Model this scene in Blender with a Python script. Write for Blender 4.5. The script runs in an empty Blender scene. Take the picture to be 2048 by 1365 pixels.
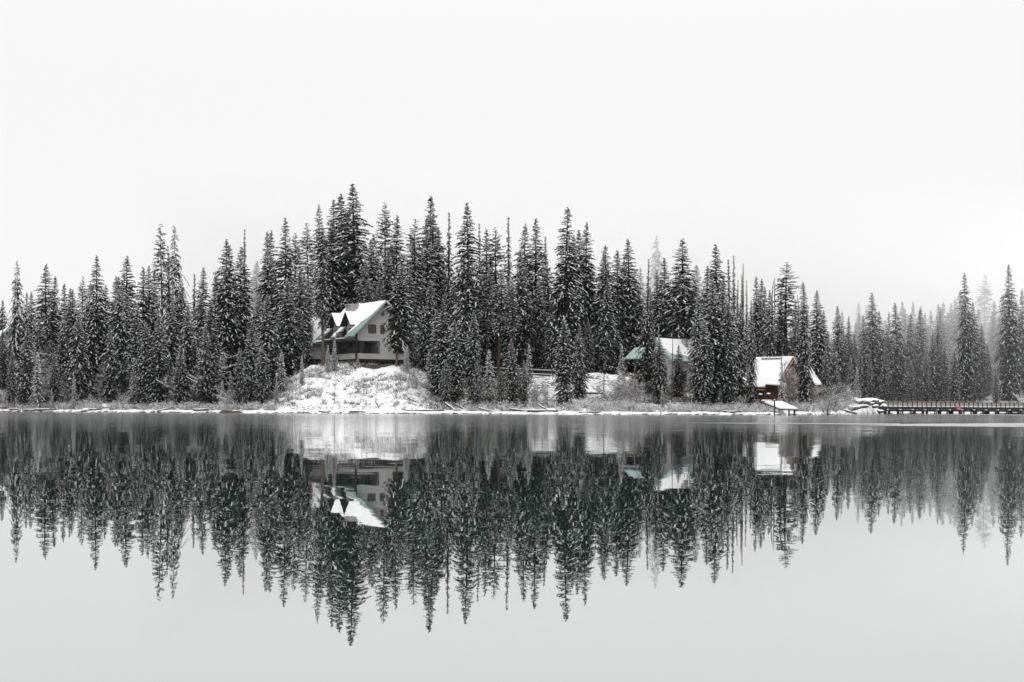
import bpy, bmesh, math, random
import numpy as np
from mathutils import Vector, Matrix, noise

random.seed(7)
RNG = np.random.default_rng(7)
sc = bpy.context.scene
COL = sc.collection
R = math.radians

# ------------------------------------------------------------------ picture geometry
FPX = 2844.0            # focal length in photograph pixels (50 mm lens)
CAMH = 0.46             # the photographer crouches at the water's edge
HY = 820.8              # horizon row at the picture's centre
ROLL = 0.0040           # the photograph is tilted by a quarter of a degree


def unroll(px, py):
    u, v = px - 1024.0, py - HY
    c, s = math.cos(ROLL), math.sin(ROLL)
    return u * c + v * s, -u * s + v * c


def at(px, py, Y):
    """World point seen at photograph pixel (px, py) at the distance Y."""
    u, v = unroll(px, py)
    return Vector((u * Y / FPX, Y, CAMH - v * Y / FPX))


def lerp(a, b, t):
    return a + (b - a) * t


def smooth(t):
    t = min(1.0, max(0.0, t))
    return t * t * (3 - 2 * t)


def interp(x, xs, ys):
    return float(np.interp(x, xs, ys))


# ------------------------------------------------------------------ object helpers
def tag(o, label=None, cat=None, group=None, kind=None):
    if label:
        o['label'] = label
    if cat:
        o['category'] = cat
    if group:
        o['group'] = group
    if kind:
        o['kind'] = kind
    return o


def empty(name, loc=(0, 0, 0), rz=0.0):
    o = bpy.data.objects.new(name, None)
    COL.objects.link(o)
    o.location = loc
    o.rotation_euler = (0, 0, rz)
    o.empty_display_size = 0.3
    return o


class MB:
    """Collects geometry for one mesh object."""

    def __init__(self):
        self.v, self.f, self.m = [], [], []

    def poly(self, pts, m=0):
        n = len(self.v)
        self.v += [tuple(p) for p in pts]
        self.f.append(tuple(range(n, n + len(pts))))
        self.m.append(m)

    def box(self, x0, x1, y0, y1, z0, z1, m=0):
        n = len(self.v)
        self.v += [(x, y, z) for z in (z0, z1) for y in (y0, y1) for x in (x0, x1)]
        for q in ((0, 2, 3, 1), (4, 5, 7, 6), (0, 1, 5, 4), (2, 6, 7, 3), (0, 4, 6, 2), (1, 3, 7, 5)):
            self.f.append(tuple(n + i for i in q))
            self.m.append(m)
        return self

    def prism(self, pts, vec, m=0):
        """Closed prism: polygon pts swept along vec."""
        n, k = len(self.v), len(pts)
        vec = Vector(vec)
        self.v += [tuple(Vector(p)) for p in pts] + [tuple(Vector(p) + vec) for p in pts]
        self.f.append(tuple(range(n + k - 1, n - 1, -1)))
        self.f.append(tuple(range(n + k, n + 2 * k)))
        self.m += [m, m]
        for i in range(k):
            j = (i + 1) % k
            self.f.append((n + i, n + j, n + k + j, n + k + i))
            self.m.append(m)
        return self

    def tube(self, pts, rad, sides=7, m=0, cap=True):
        pts = [Vector(p) for p in pts]
        if not hasattr(rad, '__len__'):
            rad = [rad] * len(pts)
        n0 = len(self.v)
        for i, p in enumerate(pts):
            d = (pts[min(i + 1, len(pts) - 1)] - pts[max(i - 1, 0)]).normalized()
            a = d.orthogonal().normalized()
            if abs(d.z) > 0.8:
                a = Vector((1, 0, 0)) - d * d.x
                a.normalize()
            b = d.cross(a)
            for k in range(sides):
                t = 2 * math.pi * k / sides
                self.v.append(tuple(p + (a * math.cos(t) + b * math.sin(t)) * rad[i]))
        for i in range(len(pts) - 1):
            for k in range(sides):
                k2 = (k + 1) % sides
                self.f.append((n0 + i * sides + k, n0 + i * sides + k2, n0 + (i + 1) * sides + k2, n0 + (i + 1) * sides + k))
                self.m.append(m)
        if cap:
            self.f.append(tuple(n0 + k for k in range(sides - 1, -1, -1)))
            e = n0 + (len(pts) - 1) * sides
            self.f.append(tuple(e + k for k in range(sides)))
            self.m += [m, m]
        return self

    def ball(self, c, r, seg=6, rings=4, m=0, sq=1.0):
        n = len(self.v)
        c = Vector(c)
        self.v.append(tuple(c + Vector((0, 0, r * sq))))
        for i in range(1, rings):
            th = math.pi * i / rings
            for k in range(seg):
                a = 2 * math.pi * k / seg
                self.v.append(tuple(c + Vector((r * math.sin(th) * math.cos(a), r * math.sin(th) * math.sin(a), r * sq * math.cos(th)))))
        self.v.append(tuple(c - Vector((0, 0, r * sq))))
        last = len(self.v) - 1
        for k in range(seg):
            k2 = (k + 1) % seg
            self.f.append((n, n + 1 + k, n + 1 + k2))
            self.m.append(m)
            for i in range(rings - 2):
                a = n + 1 + i * seg
                self.f.append((a + k, a + seg + k, a + seg + k2, a + k2))
                self.m.append(m)
            a = n + 1 + (rings - 2) * seg
            self.f.append((a + k, last, a + k2))
            self.m.append(m)
        return self

    def build(self, name, mats, parent=None, shade=False):
        me = bpy.data.meshes.new(name)
        me.from_pydata(self.v, [], self.f)
        if not isinstance(mats, (list, tuple)):
            mats = [mats]
        for x in mats:
            me.materials.append(x)
        me.polygons.foreach_set('material_index', self.m)
        if shade:
            me.polygons.foreach_set('use_smooth', [True] * len(self.f))
        me.update()
        o = bpy.data.objects.new(name, me)
        COL.objects.link(o)
        if parent is not None:
            o.parent = parent
        return o


# ------------------------------------------------------------------ materials
def new_mat(name):
    m = bpy.data.materials.new(name)
    m.use_nodes = True
    nt = m.node_tree
    b = nt.nodes['Principled BSDF']
    return m, nt, b


def ramp(nt, stops):
    r = nt.nodes.new('ShaderNodeValToRGB')
    el = r.color_ramp.elements
    while len(el) < len(stops):
        el.new(0.5)
    for e, (p, c) in zip(el, stops):
        e.position = p
        e.color = (*c, 1) if len(c) == 3 else c
    return r


def mat_noise(name, c1, c2, scale=3.0, rough=0.8, detail=4, coord='Object', spec=0.2, stretch=None, bump=0.0, lo=0.35, hi=0.65, rand=0.0):
    m, nt, b = new_mat(name)
    tc = nt.nodes.new('ShaderNodeTexCoord')
    nz = nt.nodes.new('ShaderNodeTexNoise')
    nz.inputs['Scale'].default_value = scale
    nz.inputs['Detail'].default_value = detail
    src = tc.outputs[coord]
    if stretch:
        mp = nt.nodes.new('ShaderNodeMapping')
        mp.inputs['Scale'].default_value = stretch
        nt.links.new(src, mp.inputs['Vector'])
        src = mp.outputs['Vector']
    nt.links.new(src, nz.inputs['Vector'])
    r = ramp(nt, [(lo, c1), (hi, c2)])
    nt.links.new(nz.outputs['Fac'], r.inputs['Fac'])
    col = r.outputs['Color']
    if rand:
        oi = nt.nodes.new('ShaderNodeObjectInfo')
        mr = nt.nodes.new('ShaderNodeMapRange')
        mr.inputs['To Min'].default_value = 1 - rand
        mr.inputs['To Max'].default_value = 1 + rand
        nt.links.new(oi.outputs['Random'], mr.inputs['Value'])
        hs = nt.nodes.new('ShaderNodeHueSaturation')
        nt.links.new(mr.outputs['Result'], hs.inputs['Value'])
        nt.links.new(col, hs.inputs['Color'])
        col = hs.outputs['Color']
    nt.links.new(col, b.inputs['Base Color'])
    b.inputs['Roughness'].default_value = rough
    b.inputs['Specular IOR Level'].default_value = spec
    if bump:
        bp = nt.nodes.new('ShaderNodeBump')
        bp.inputs['Strength'].default_value = bump
        bp.inputs['Distance'].default_value = 0.05
        nt.links.new(nz.outputs['Fac'], bp.inputs['Height'])
        nt.links.new(bp.outputs['Normal'], b.inputs['Normal'])
    return m


M = {}
M['needles'] = mat_noise('needles', (0.008, 0.012, 0.010), (0.026, 0.033, 0.026), 1.1, 0.85, rand=0.35, spec=0.1)
M['needles_young'] = mat_noise('needles_young', (0.020, 0.028, 0.018), (0.055, 0.068, 0.043), 2.5, 0.85, rand=0.3, spec=0.1)
M['snow'] = mat_noise('snow', (0.80, 0.80, 0.81), (0.88, 0.88, 0.88), 2.0, 0.75, bump=0.15, spec=0.15)
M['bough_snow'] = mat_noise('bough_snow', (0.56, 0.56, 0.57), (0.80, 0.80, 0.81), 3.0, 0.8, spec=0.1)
M['bark'] = mat_noise('bark', (0.030, 0.025, 0.022), (0.085, 0.068, 0.058), 3.0, 0.9, stretch=(3, 3, 0.5), spec=0.1)
M['bark_brown'] = mat_noise('bark_brown', (0.075, 0.055, 0.045), (0.15, 0.11, 0.095), 3.0, 0.9, stretch=(3, 3, 0.5), spec=0.1)
M['dead_wood'] = mat_noise('dead_wood', (0.05, 0.045, 0.042), (0.13, 0.12, 0.115), 4.0, 0.9, stretch=(3, 3, 0.4), spec=0.1)
M['twig'] = mat_noise('twig', (0.055, 0.045, 0.04), (0.14, 0.115, 0.10), 1.5, 0.9, spec=0.05)
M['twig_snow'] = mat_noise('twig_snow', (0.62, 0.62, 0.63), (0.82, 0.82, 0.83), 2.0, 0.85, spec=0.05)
M['weed'] = mat_noise('weed', (0.03, 0.028, 0.022), (0.09, 0.078, 0.058), 0.6, 0.9, spec=0.05)
M['rock'] = mat_noise('rock', (0.06, 0.06, 0.062), (0.16, 0.155, 0.15), 2.5, 0.85, bump=0.4)
M['dark_timber'] = mat_noise('dark_timber', (0.016, 0.016, 0.016), (0.042, 0.041, 0.040), 4.0, 0.8, stretch=(1, 1, 0.3))
M['brown_timber'] = mat_noise('brown_timber', (0.085, 0.048, 0.034), (0.16, 0.092, 0.062), 3.0, 0.8, stretch=(0.4, 0.4, 3))
M['frame'] = mat_noise('frame', (0.06, 0.045, 0.042), (0.11, 0.085, 0.078), 4.0, 0.7)
M['teal_roof'] = mat_noise('teal_roof', (0.17, 0.30, 0.265), (0.25, 0.39, 0.35), 1.2, 0.5, spec=0.35)
M['teal_pale'] = mat_noise('teal_pale', (0.31, 0.45, 0.445), (0.40, 0.54, 0.535), 1.2, 0.5, spec=0.35)
M['stone'] = mat_noise('stone', (0.24, 0.225, 0.22), (0.44, 0.42, 0.41), 5.0, 0.9, bump=0.5)
M['dark_metal'] = mat_noise('dark_metal', (0.02, 0.02, 0.022), (0.045, 0.045, 0.05), 4.0, 0.6)
M['panel_grey'] = mat_noise('panel_grey', (0.28, 0.28, 0.285), (0.38, 0.38, 0.385), 2.0, 0.7)
M['red_paint'] = mat_noise('red_paint', (0.45, 0.025, 0.04), (0.52, 0.04, 0.05), 3.0, 0.5)
M['white_paint'] = mat_noise('white_paint', (0.72, 0.66, 0.66), (0.8, 0.75, 0.75), 3.0, 0.5)
M['car_paint'] = mat_noise('car_paint', (0.02, 0.022, 0.026), (0.03, 0.032, 0.036), 3.0, 0.3, spec=0.5)
M['rubber'] = mat_noise('rubber', (0.012, 0.012, 0.012), (0.02, 0.02, 0.02), 3.0, 0.9)


def mat_glass():
    m, nt, b = new_mat('window_glass')
    b.inputs['Base Color'].default_value = (0.02, 0.022, 0.024, 1)
    b.inputs['Roughness'].default_value = 0.12
    b.inputs['Specular IOR Level'].default_value = 0.5
    return m


M['glass'] = mat_glass()


def mat_siding(name, c1, c2, pitch=0.2):
    m, nt, b = new_mat(name)
    tc = nt.nodes.new('ShaderNodeTexCoord')
    sp = nt.nodes.new('ShaderNodeSeparateXYZ')
    nt.links.new(tc.outputs['Object'], sp.inputs[0])
    md = nt.nodes.new('ShaderNodeMath')
    md.operation = 'MODULO'
    md.inputs[1].default_value = pitch
    ad = nt.nodes.new('ShaderNodeMath')
    ad.operation = 'ADD'
    ad.inputs[1].default_value = 20 * pitch
    nt.links.new(sp.outputs['Z'], ad.inputs[0])
    nt.links.new(ad.outputs[0], md.inputs[0])
    dv = nt.nodes.new('ShaderNodeMath')
    dv.operation = 'DIVIDE'
    dv.inputs[1].default_value = pitch
    nt.links.new(md.outputs[0], dv.inputs[0])
    bp = nt.nodes.new('ShaderNodeBump')
    bp.inputs['Strength'].default_value = 1.0
    bp.inputs['Distance'].default_value = 0.05
    bp.invert = True
    nt.links.new(dv.outputs[0], bp.inputs['Height'])
    nt.links.new(bp.outputs['Normal'], b.inputs['Normal'])
    mp = nt.nodes.new('ShaderNodeMapping')
    mp.inputs['Scale'].default_value = (0.35, 0.35, 5.0)
    nt.links.new(tc.outputs['Object'], mp.inputs['Vector'])
    nz = nt.nodes.new('ShaderNodeTexNoise')
    nz.inputs['Scale'].default_value = 2.2
    nz.inputs['Detail'].default_value = 5
    nt.links.new(mp.outputs['Vector'], nz.inputs['Vector'])
    r = ramp(nt, [(0.32, c1), (0.68, c2)])
    nt.links.new(nz.outputs['Fac'], r.inputs['Fac'])
    gap = ramp(nt, [(0.0, (0.45, 0.45, 0.45)), (0.14, (1, 1, 1))])
    nt.links.new(dv.outputs[0], gap.inputs['Fac'])
    mx = nt.nodes.new('ShaderNodeMix')
    mx.data_type = 'RGBA'
    mx.blend_type = 'MULTIPLY'
    mx.inputs['Factor'].default_value = 1.0
    nt.links.new(r.outputs['Color'], mx.inputs['A'])
    nt.links.new(gap.outputs['Color'], mx.inputs['B'])
    nt.links.new(mx.outputs['Result'], b.inputs['Base Color'])
    b.inputs['Roughness'].default_value = 0.8
    return m


M['siding'] = mat_siding('grey_siding', (0.36, 0.345, 0.335), (0.50, 0.485, 0.475))
M['siding_dim'] = mat_siding('weathered_siding', (0.20, 0.20, 0.205), (0.29, 0.285, 0.285))
M['porch_wall'] = mat_noise('porch_wall', (0.16, 0.185, 0.205), (0.22, 0.245, 0.265), 2.0, 0.8)  # wall colour darkened to paint in the shade of the recessed porch
M['log_wall'] = mat_siding('log_wall', (0.10, 0.052, 0.034), (0.22, 0.12, 0.07), 0.3)


def mat_emit(name, col, strength):
    m, nt, b = new_mat(name)
    b.inputs['Base Color'].default_value = (*col, 1)
    b.inputs['Emission Color'].default_value = (*col, 1)
    b.inputs['Emission Strength'].default_value = strength
    return m


M['bulb'] = mat_emit('warm_bulb', (1.0, 0.55, 0.12), 1.25)
M['tail_light'] = mat_emit('tail_light', (0.9, 0.03, 0.02), 0.9)


def mat_ground():
    m, nt, b = new_mat('snowy_ground')
    geo = nt.nodes.new('ShaderNodeNewGeometry')
    n1 = nt.nodes.new('ShaderNodeTexNoise')
    n1.inputs['Scale'].default_value = 2.6
    n1.inputs['Detail'].default_value = 6
    n1.inputs['Roughness'].default_value = 0.7
    nt.links.new(geo.outputs['Position'], n1.inputs['Vector'])
    n2 = nt.nodes.new('ShaderNodeTexNoise')
    n2.inputs['Scale'].default_value = 0.22
    n2.inputs['Detail'].default_value = 3
    nt.links.new(geo.outputs['Position'], n2.inputs['Vector'])
    at_ = nt.nodes.new('ShaderNodeAttribute')
    at_.attribute_name = 'bare'
    # fleck threshold: fine noise pushed by broad noise and by the painted bare-earth amount
    a1 = nt.nodes.new('ShaderNodeMath')
    a1.operation = 'MULTIPLY_ADD'
    a1.inputs[1].default_value = 0.45
    nt.links.new(n2.outputs['Fac'], a1.inputs[0])
    nt.links.new(n1.outputs['Fac'], a1.inputs[2])
    a2 = nt.nodes.new('ShaderNodeMath')
    a2.operation = 'MULTIPLY_ADD'
    a2.inputs[1].default_value = 0.6
    nt.links.new(at_.outputs['Fac'], a2.inputs[0])
    nt.links.new(a1.outputs[0], a2.inputs[2])
    fr = ramp(nt, [(0.80, (0, 0, 0)), (0.90, (1, 1, 1))])
    nt.links.new(a2.outputs[0], fr.inputs['Fac'])
    earth = ramp(nt, [(0.35, (0.035, 0.028, 0.022)), (0.7, (0.10, 0.08, 0.06))])
    nt.links.new(n1.outputs['Fac'], earth.inputs['Fac'])
    snow = ramp(nt, [(0.3, (0.80, 0.80, 0.81)), (0.7, (0.87, 0.87, 0.875))])
    nt.links.new(n2.outputs['Fac'], snow.inputs['Fac'])
    mx = nt.nodes.new('ShaderNodeMix')
    mx.data_type = 'RGBA'
    nt.links.new(fr.outputs['Color'], mx.inputs['Factor'])
    nt.links.new(snow.outputs['Color'], mx.inputs['A'])
    nt.links.new(earth.outputs['Color'], mx.inputs['B'])
    nt.links.new(mx.outputs['Result'], b.inputs['Base Color'])
    b.inputs['Roughness'].default_value = 0.85
    b.inputs['Specular IOR Level'].default_value = 0.1
    bp = nt.nodes.new('ShaderNodeBump')
    bp.inputs['Strength'].default_value = 0.5
    bp.inputs['Distance'].default_value = 0.15
    nt.links.new(n1.outputs['Fac'], bp.inputs['Height'])
    nt.links.new(bp.outputs['Normal'], b.inputs['Normal'])
    return m


def mat_water():
    m, nt, b = new_mat('lake_water')
    nt.nodes.remove(b)
    out = nt.nodes['Material Output']
    geo = nt.nodes.new('ShaderNodeNewGeometry')

    def wave(scale, amp, stretch):
        mp = nt.nodes.new('ShaderNodeMapping')
        mp.inputs['Scale'].default_value = stretch
        nt.links.new(geo.outputs['Position'], mp.inputs['Vector'])
        nz = nt.nodes.new('ShaderNodeTexNoise')
        nz.inputs['Scale'].default_value = scale
        nz.inputs['Detail'].default_value = 1.5
        nt.links.new(mp.outputs['Vector'], nz.inputs['Vector'])
        s1 = nt.nodes.new('ShaderNodeVectorMath')
        s1.operation = 'SUBTRACT'
        s1.inputs[1].default_value = (0.5, 0.5, 0.5)
        nt.links.new(nz.outputs['Color'], s1.inputs[0])
        s2 = nt.nodes.new('ShaderNodeVectorMath')
        s2.operation = 'MULTIPLY'
        s2.inputs[1].default_value = (amp * 0.3, amp, 0)
        nt.links.new(s1.outputs[0], s2.inputs[0])
        return s2.outputs[0]

    w1 = wave(6.0, 0.0042, (0.75, 1.0, 1.0))
    w2 = wave(1.1, 0.0055, (0.6, 1.0, 1.0))
    ad = nt.nodes.new('ShaderNodeVectorMath')
    nt.links.new(w1, ad.inputs[0])
    nt.links.new(w2, ad.inputs[1])
    sy = nt.nodes.new('ShaderNodeSeparateXYZ')
    nt.links.new(geo.outputs['Position'], sy.inputs[0])
    far = nt.nodes.new('ShaderNodeMapRange')
    for nm_, v_ in (('From Min', 8), ('From Max', 48), ('To Min', 0.75), ('To Max', 3.0)):
        far.inputs[nm_].default_value = v_
    nt.links.new(sy.outputs['Y'], far.inputs['Value'])
    scl = nt.nodes.new('ShaderNodeVectorMath')
    scl.operation = 'SCALE'
    nt.links.new(ad.outputs[0], scl.inputs[0])
    nt.links.new(far.outputs['Result'], scl.inputs['Scale'])
    ad2 = nt.nodes.new('ShaderNodeVectorMath')
    ad2.inputs[1].default_value = (0, 0, 1)
    nt.links.new(scl.outputs[0], ad2.inputs[0])
    nm = nt.nodes.new('ShaderNodeVectorMath')
    nm.operation = 'NORMALIZE'
    nt.links.new(ad2.outputs[0], nm.inputs[0])
    gl = nt.nodes.new('ShaderNodeBsdfGlossy')
    gl.inputs['Roughness'].default_value = 0.0
    rr = nt.nodes.new('ShaderNodeMapRange')
    for nm_, v_ in (('From Min', 8), ('From Max', 70), ('To Min', 0.009), ('To Max', 0.10)):
        rr.inputs[nm_].default_value = v_
    nt.links.new(sy.outputs['Y'], rr.inputs['Value'])
    nt.links.new(rr.outputs['Result'], gl.inputs['Roughness'])
    gl.inputs['Color'].default_value = (0.93, 0.93, 0.935, 1)
    nt.links.new(nm.outputs[0], gl.inputs['Normal'])
    df = nt.nodes.new('ShaderNodeBsdfDiffuse')
    df.inputs['Color'].default_value = (0.026, 0.052, 0.043, 1)
    # reflectance falls as one looks more steeply into the lake
    lw = nt.nodes.new('ShaderNodeLayerWeight')
    lw.inputs['Blend'].default_value = 0.5
    fr = ramp(nt, [(0.55, (0.10, 0.10, 0.10)), (0.80, (0.77, 0.77, 0.77)), (0.94, (0.86, 0.86, 0.86)), (1.0, (0.95, 0.95, 0.95))])
    nt.links.new(lw.outputs['Facing'], fr.inputs['Fac'])
    mx = nt.nodes.new('ShaderNodeMixShader')
    nt.links.new(fr.outputs['Color'], mx.inputs['Fac'])
    nt.links.new(df.outputs[0], mx.inputs[1])
    nt.links.new(gl.outputs[0], mx.inputs[2])
    nt.links.new(mx.outputs[0], out.inputs['Surface'])
    return m


M['ground'] = mat_ground()
M['water'] = mat_water()


def mat_ice():
    m, nt, b = new_mat('thin_ice')
    geo = nt.nodes.new('ShaderNodeNewGeometry')
    mp = nt.nodes.new('ShaderNodeMapping')
    mp.inputs['Scale'].default_value = (0.06, 1.0, 1.0)
    nt.links.new(geo.outputs['Position'], mp.inputs['Vector'])
    nz = nt.nodes.new('ShaderNodeTexNoise')
    nz.inputs['Scale'].default_value = 0.8
    nz.inputs['Detail'].default_value = 5
    nt.links.new(mp.outputs['Vector'], nz.inputs['Vector'])
    r = ramp(nt, [(0.3, (0.24, 0.245, 0.25)), (0.7, (0.42, 0.42, 0.43))])
    nt.links.new(nz.outputs['Fac'], r.inputs['Fac'])
    nt.links.new(r.outputs['Color'], b.inputs['Base Color'])
    b.inputs['Roughness'].default_value = 0.28
    b.inputs['Specular IOR Level'].default_value = 0.25
    return m


M['ice'] = mat_ice()

# ------------------------------------------------------------------ terrain
SH_PX = [-900, 0, 200, 450, 600, 900, 1150, 1300, 1560, 1630, 1690, 1735, 1768, 1800, 4000]
SH_Y = [185, 178, 173, 166, 163, 164, 163, 165, 168, 178, 214, 255, 296, 311, 311]
PL_PX = [-900, 0, 120, 300, 450, 540, 580, 620, 660, 700, 780, 820, 860, 920, 1000, 1160, 1230, 1300, 1430, 1500, 1600, 1660, 1740, 1800, 4000]
PL_Z = [3.0, 2.9, 2.6, 2.3, 2.3, 2.8, 4.5, 6.1, 6.5, 6.4, 6.4, 6.0, 5.0, 4.7, 4.8, 5.3, 5.4, 4.1, 3.4, 2.0, 1.6, 1.5, 1.25, 2.2, 3.0]


def shore_y(px):
    return interp(px, SH_PX, SH_Y) + 0.9 * math.sin(px * 0.021) + 0.5 * math.sin(px * 0.067 + 1)


def ground_z(X, Y):
    px = 1024 + FPX * X / Y
    s = Y - shore_y(px)
    if s < 0:
        return max(-1.6, s * 0.25)
    far = smooth((px - 1650) / 140.0)
    plat = interp(px, PL_PX, PL_Z)
    run = interp(px, [0, 500, 580, 640, 800, 860, 1000, 1250, 1600, 1740], [26, 22, 19, 19, 20, 21, 26, 24, 26, 14])
    beach = 0.30 * smooth(s / 1.0) + 0.12 * smooth((s - 1) / 3)
    q = min(1.0, max(0.0, s - 2.2) / run)
    # the mound under the house rises as a straight steep face with a sharp shoulder
    mnd = smooth((px - 515) / 40) * smooth((885 - px) / 40)
    z = beach + (plat - 0.42) * lerp(smooth(q), 1.06 * q - 0.06 * q ** 6, mnd)
    hill = max(0.0, Y - 205) * interp(px, [0, 400, 700, 1000, 1300, 1500, 1650, 1750], [0.13, 0.10, 0.08, 0.08, 0.06, 0.03, 0.015, 0.01])
    hill = min(hill, 11 + 0.04 * max(0, Y - 205))
    zf = 0.35 * smooth(s / 1.2) + 1.9 * smooth((s - 2) / 10) + 0.02 * max(0, s - 12)
    zf += 3.2 * math.exp(-((px - 2015) / 55) ** 2) * smooth((Y - 318) / 14)
    z = lerp(z + hill, zf, far)
    if s > 1.2:
        q = min(1, (s - 1.2) / 3)
        z += q * (0.28 * noise.noise((X * 0.35, Y * 0.35, 0)) + 0.12 * noise.noise((X * 1.1, Y * 1.1, 5)))
    return z


def build_ground():
    cols = np.concatenate([np.arange(-800, -40, 40), np.arange(-40, 2100, 6), np.arange(2100, 3400, 40)])
    rows = list(np.arange(158, 172, 0.5)) + list(np.arange(172, 215, 0.8)) + list(np.arange(215, 300, 3)) + list(np.arange(300, 330, 0.8)) + list(np.arange(330, 420, 6)) + list(np.arange(420, 1000, 40))
    verts, bare = [], []
    for Y in rows:
        for px in cols:
            X = (px - 1024) * Y / FPX
            z = ground_z(X, Y)
            verts.append((X, Y, z))
            b = 0.0
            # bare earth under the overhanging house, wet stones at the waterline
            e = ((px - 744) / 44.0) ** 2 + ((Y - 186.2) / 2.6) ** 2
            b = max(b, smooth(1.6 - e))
            e2 = ((px - 1150) / 22.0) ** 2 + ((Y - 185) / 4.0) ** 2
            b = max(b, 0.9 * smooth(1.4 - e2))
            if z < 0.05:
                b = max(b, 0.45)
            elif px < 1700 and not 560 < px < 870 and not 1165 < px < 1262:
                b = max(b, 0.42 * smooth((Y - shore_y(px) - 7) / 6))
            elif Y > 190 and px < 1700:
                b = max(b, 0.4)
            e3 = ((px - 465) / 26.0) ** 2 + ((Y - 166.7) / 1.0) ** 2
            b = max(b, 0.5 * smooth(1.3 - e3))
            if 1040 < px < 1165 and e2 > 1.4:
                b = min(b, 0.2)
            if px < 540 or px > 880:
                b = max(b, 0.12 * smooth((Y - shore_y(px) - 3) / 3))
            bare.append(b)
    n = len(cols)
    faces = [(r * n + c, r * n + c + 1, (r + 1) * n + c + 1, (r + 1) * n + c) for r in range(len(rows) - 1) for c in range(n - 1)]
    me = bpy.data.meshes.new('ground')
    me.from_pydata(verts, [], faces)
    me.materials.append(M['ground'])
    a = me.attributes.new('bare', 'FLOAT', 'POINT')
    a.data.foreach_set('value', bare)
    me.polygons.foreach_set('use_smooth', [True] * len(faces))
    o = bpy.data.objects.new('ground', me)
    COL.objects.link(o)
    tag(o, kind='structure')


build_ground()
w = MB()
w.poly([(-950, -60, 0), (950, -60, 0), (950, 1000, 0), (-950, 1000, 0)])
tag(w.build('water', M['water']), kind='structure')


def ice_sheet(name, px0, px1, d_near, d_far, seed):
    """Skin of ice lying on the lake, 4 mm above the water, with ragged edges."""
    mb = MB()
    top, bot = [], []
    N = 90
    for i in range(N + 1):
        t = i / N
        px = lerp(px0, px1, t)
        taper = smooth(t * 3.0)
        dn, df = d_near(t), d_far(t)
        mid = 0.5 * (dn + df)
        j = noise.noise((t * 14, seed, 0)) * 0.35 + noise.noise((t * 45, seed, 3)) * 0.2
        k = noise.noise((t * 14, seed + 9, 0)) * 0.35 + noise.noise((t * 45, seed + 9, 3)) * 0.2
        h = 0.5 * (df - dn) * taper + 0.02
        y1, y2 = mid - h * (1 + j), mid + h * (1 + k)
        bot.append(((px - 1024) * y1 / FPX, y1, 0.004))
        top.append(((px - 1024) * y2 / FPX, y2, 0.004))
    for i in range(N):
        mb.poly([bot[i], bot[i + 1], top[i + 1], top[i]])
    return tag(mb.build(name, M['ice']), kind='structure')


ice_sheet('ice', 1560, 2500, lambda t: lerp(46, 43, t), lambda t: lerp(50, 62, smooth(t * 1.4)), 1)
ice_sheet('ice', 1330, 1800, lambda t: 53.0, lambda t: 55.5, 2)
ice_sheet('ice', 1600, 1770, lambda t: 47.5, lambda t: 48.4, 3)
ice_sheet('ice', 1762, 2500, lambda t: 215.0, lambda t: 285.0, 4)
ice_sheet('ice', 1440, 1720, lambda t: 51.2, lambda t: 52.0, 6)

# ------------------------------------------------------------------ trees


def quads_mesh(name, quads, tris, mats, qm, tm):
    nq, nt_ = len(quads), len(tris)
    verts = np.concatenate([quads.reshape(-1, 3), tris.reshape(-1, 3)]) if nt_ else quads.reshape(-1, 3)
    me = bpy.data.meshes.new(name)
    me.vertices.add(len(verts))
    me.vertices.foreach_set('co', verts.astype(np.float32).ravel())
    nl = nq * 4 + nt_ * 3
    me.loops.add(nl)
    me.loops.foreach_set('vertex_index', np.arange(nl, dtype=np.int32))
    me.polygons.add(nq + nt_)
    st = np.concatenate([np.arange(nq) * 4, nq * 4 + np.arange(nt_) * 3]).astype(np.int32)
    me.polygons.foreach_set('loop_start', st)
    me.polygons.foreach_set('material_index', np.concatenate([qm, tm]).astype(np.int32))
    for x in mats:
        me.materials.append(x)
    me.update(calc_edges=True)
    me.validate()
    return me


def nrm(v):
    return v / np.maximum(1e-9, np.linalg.norm(v, axis=-1, keepdims=True))


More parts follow.
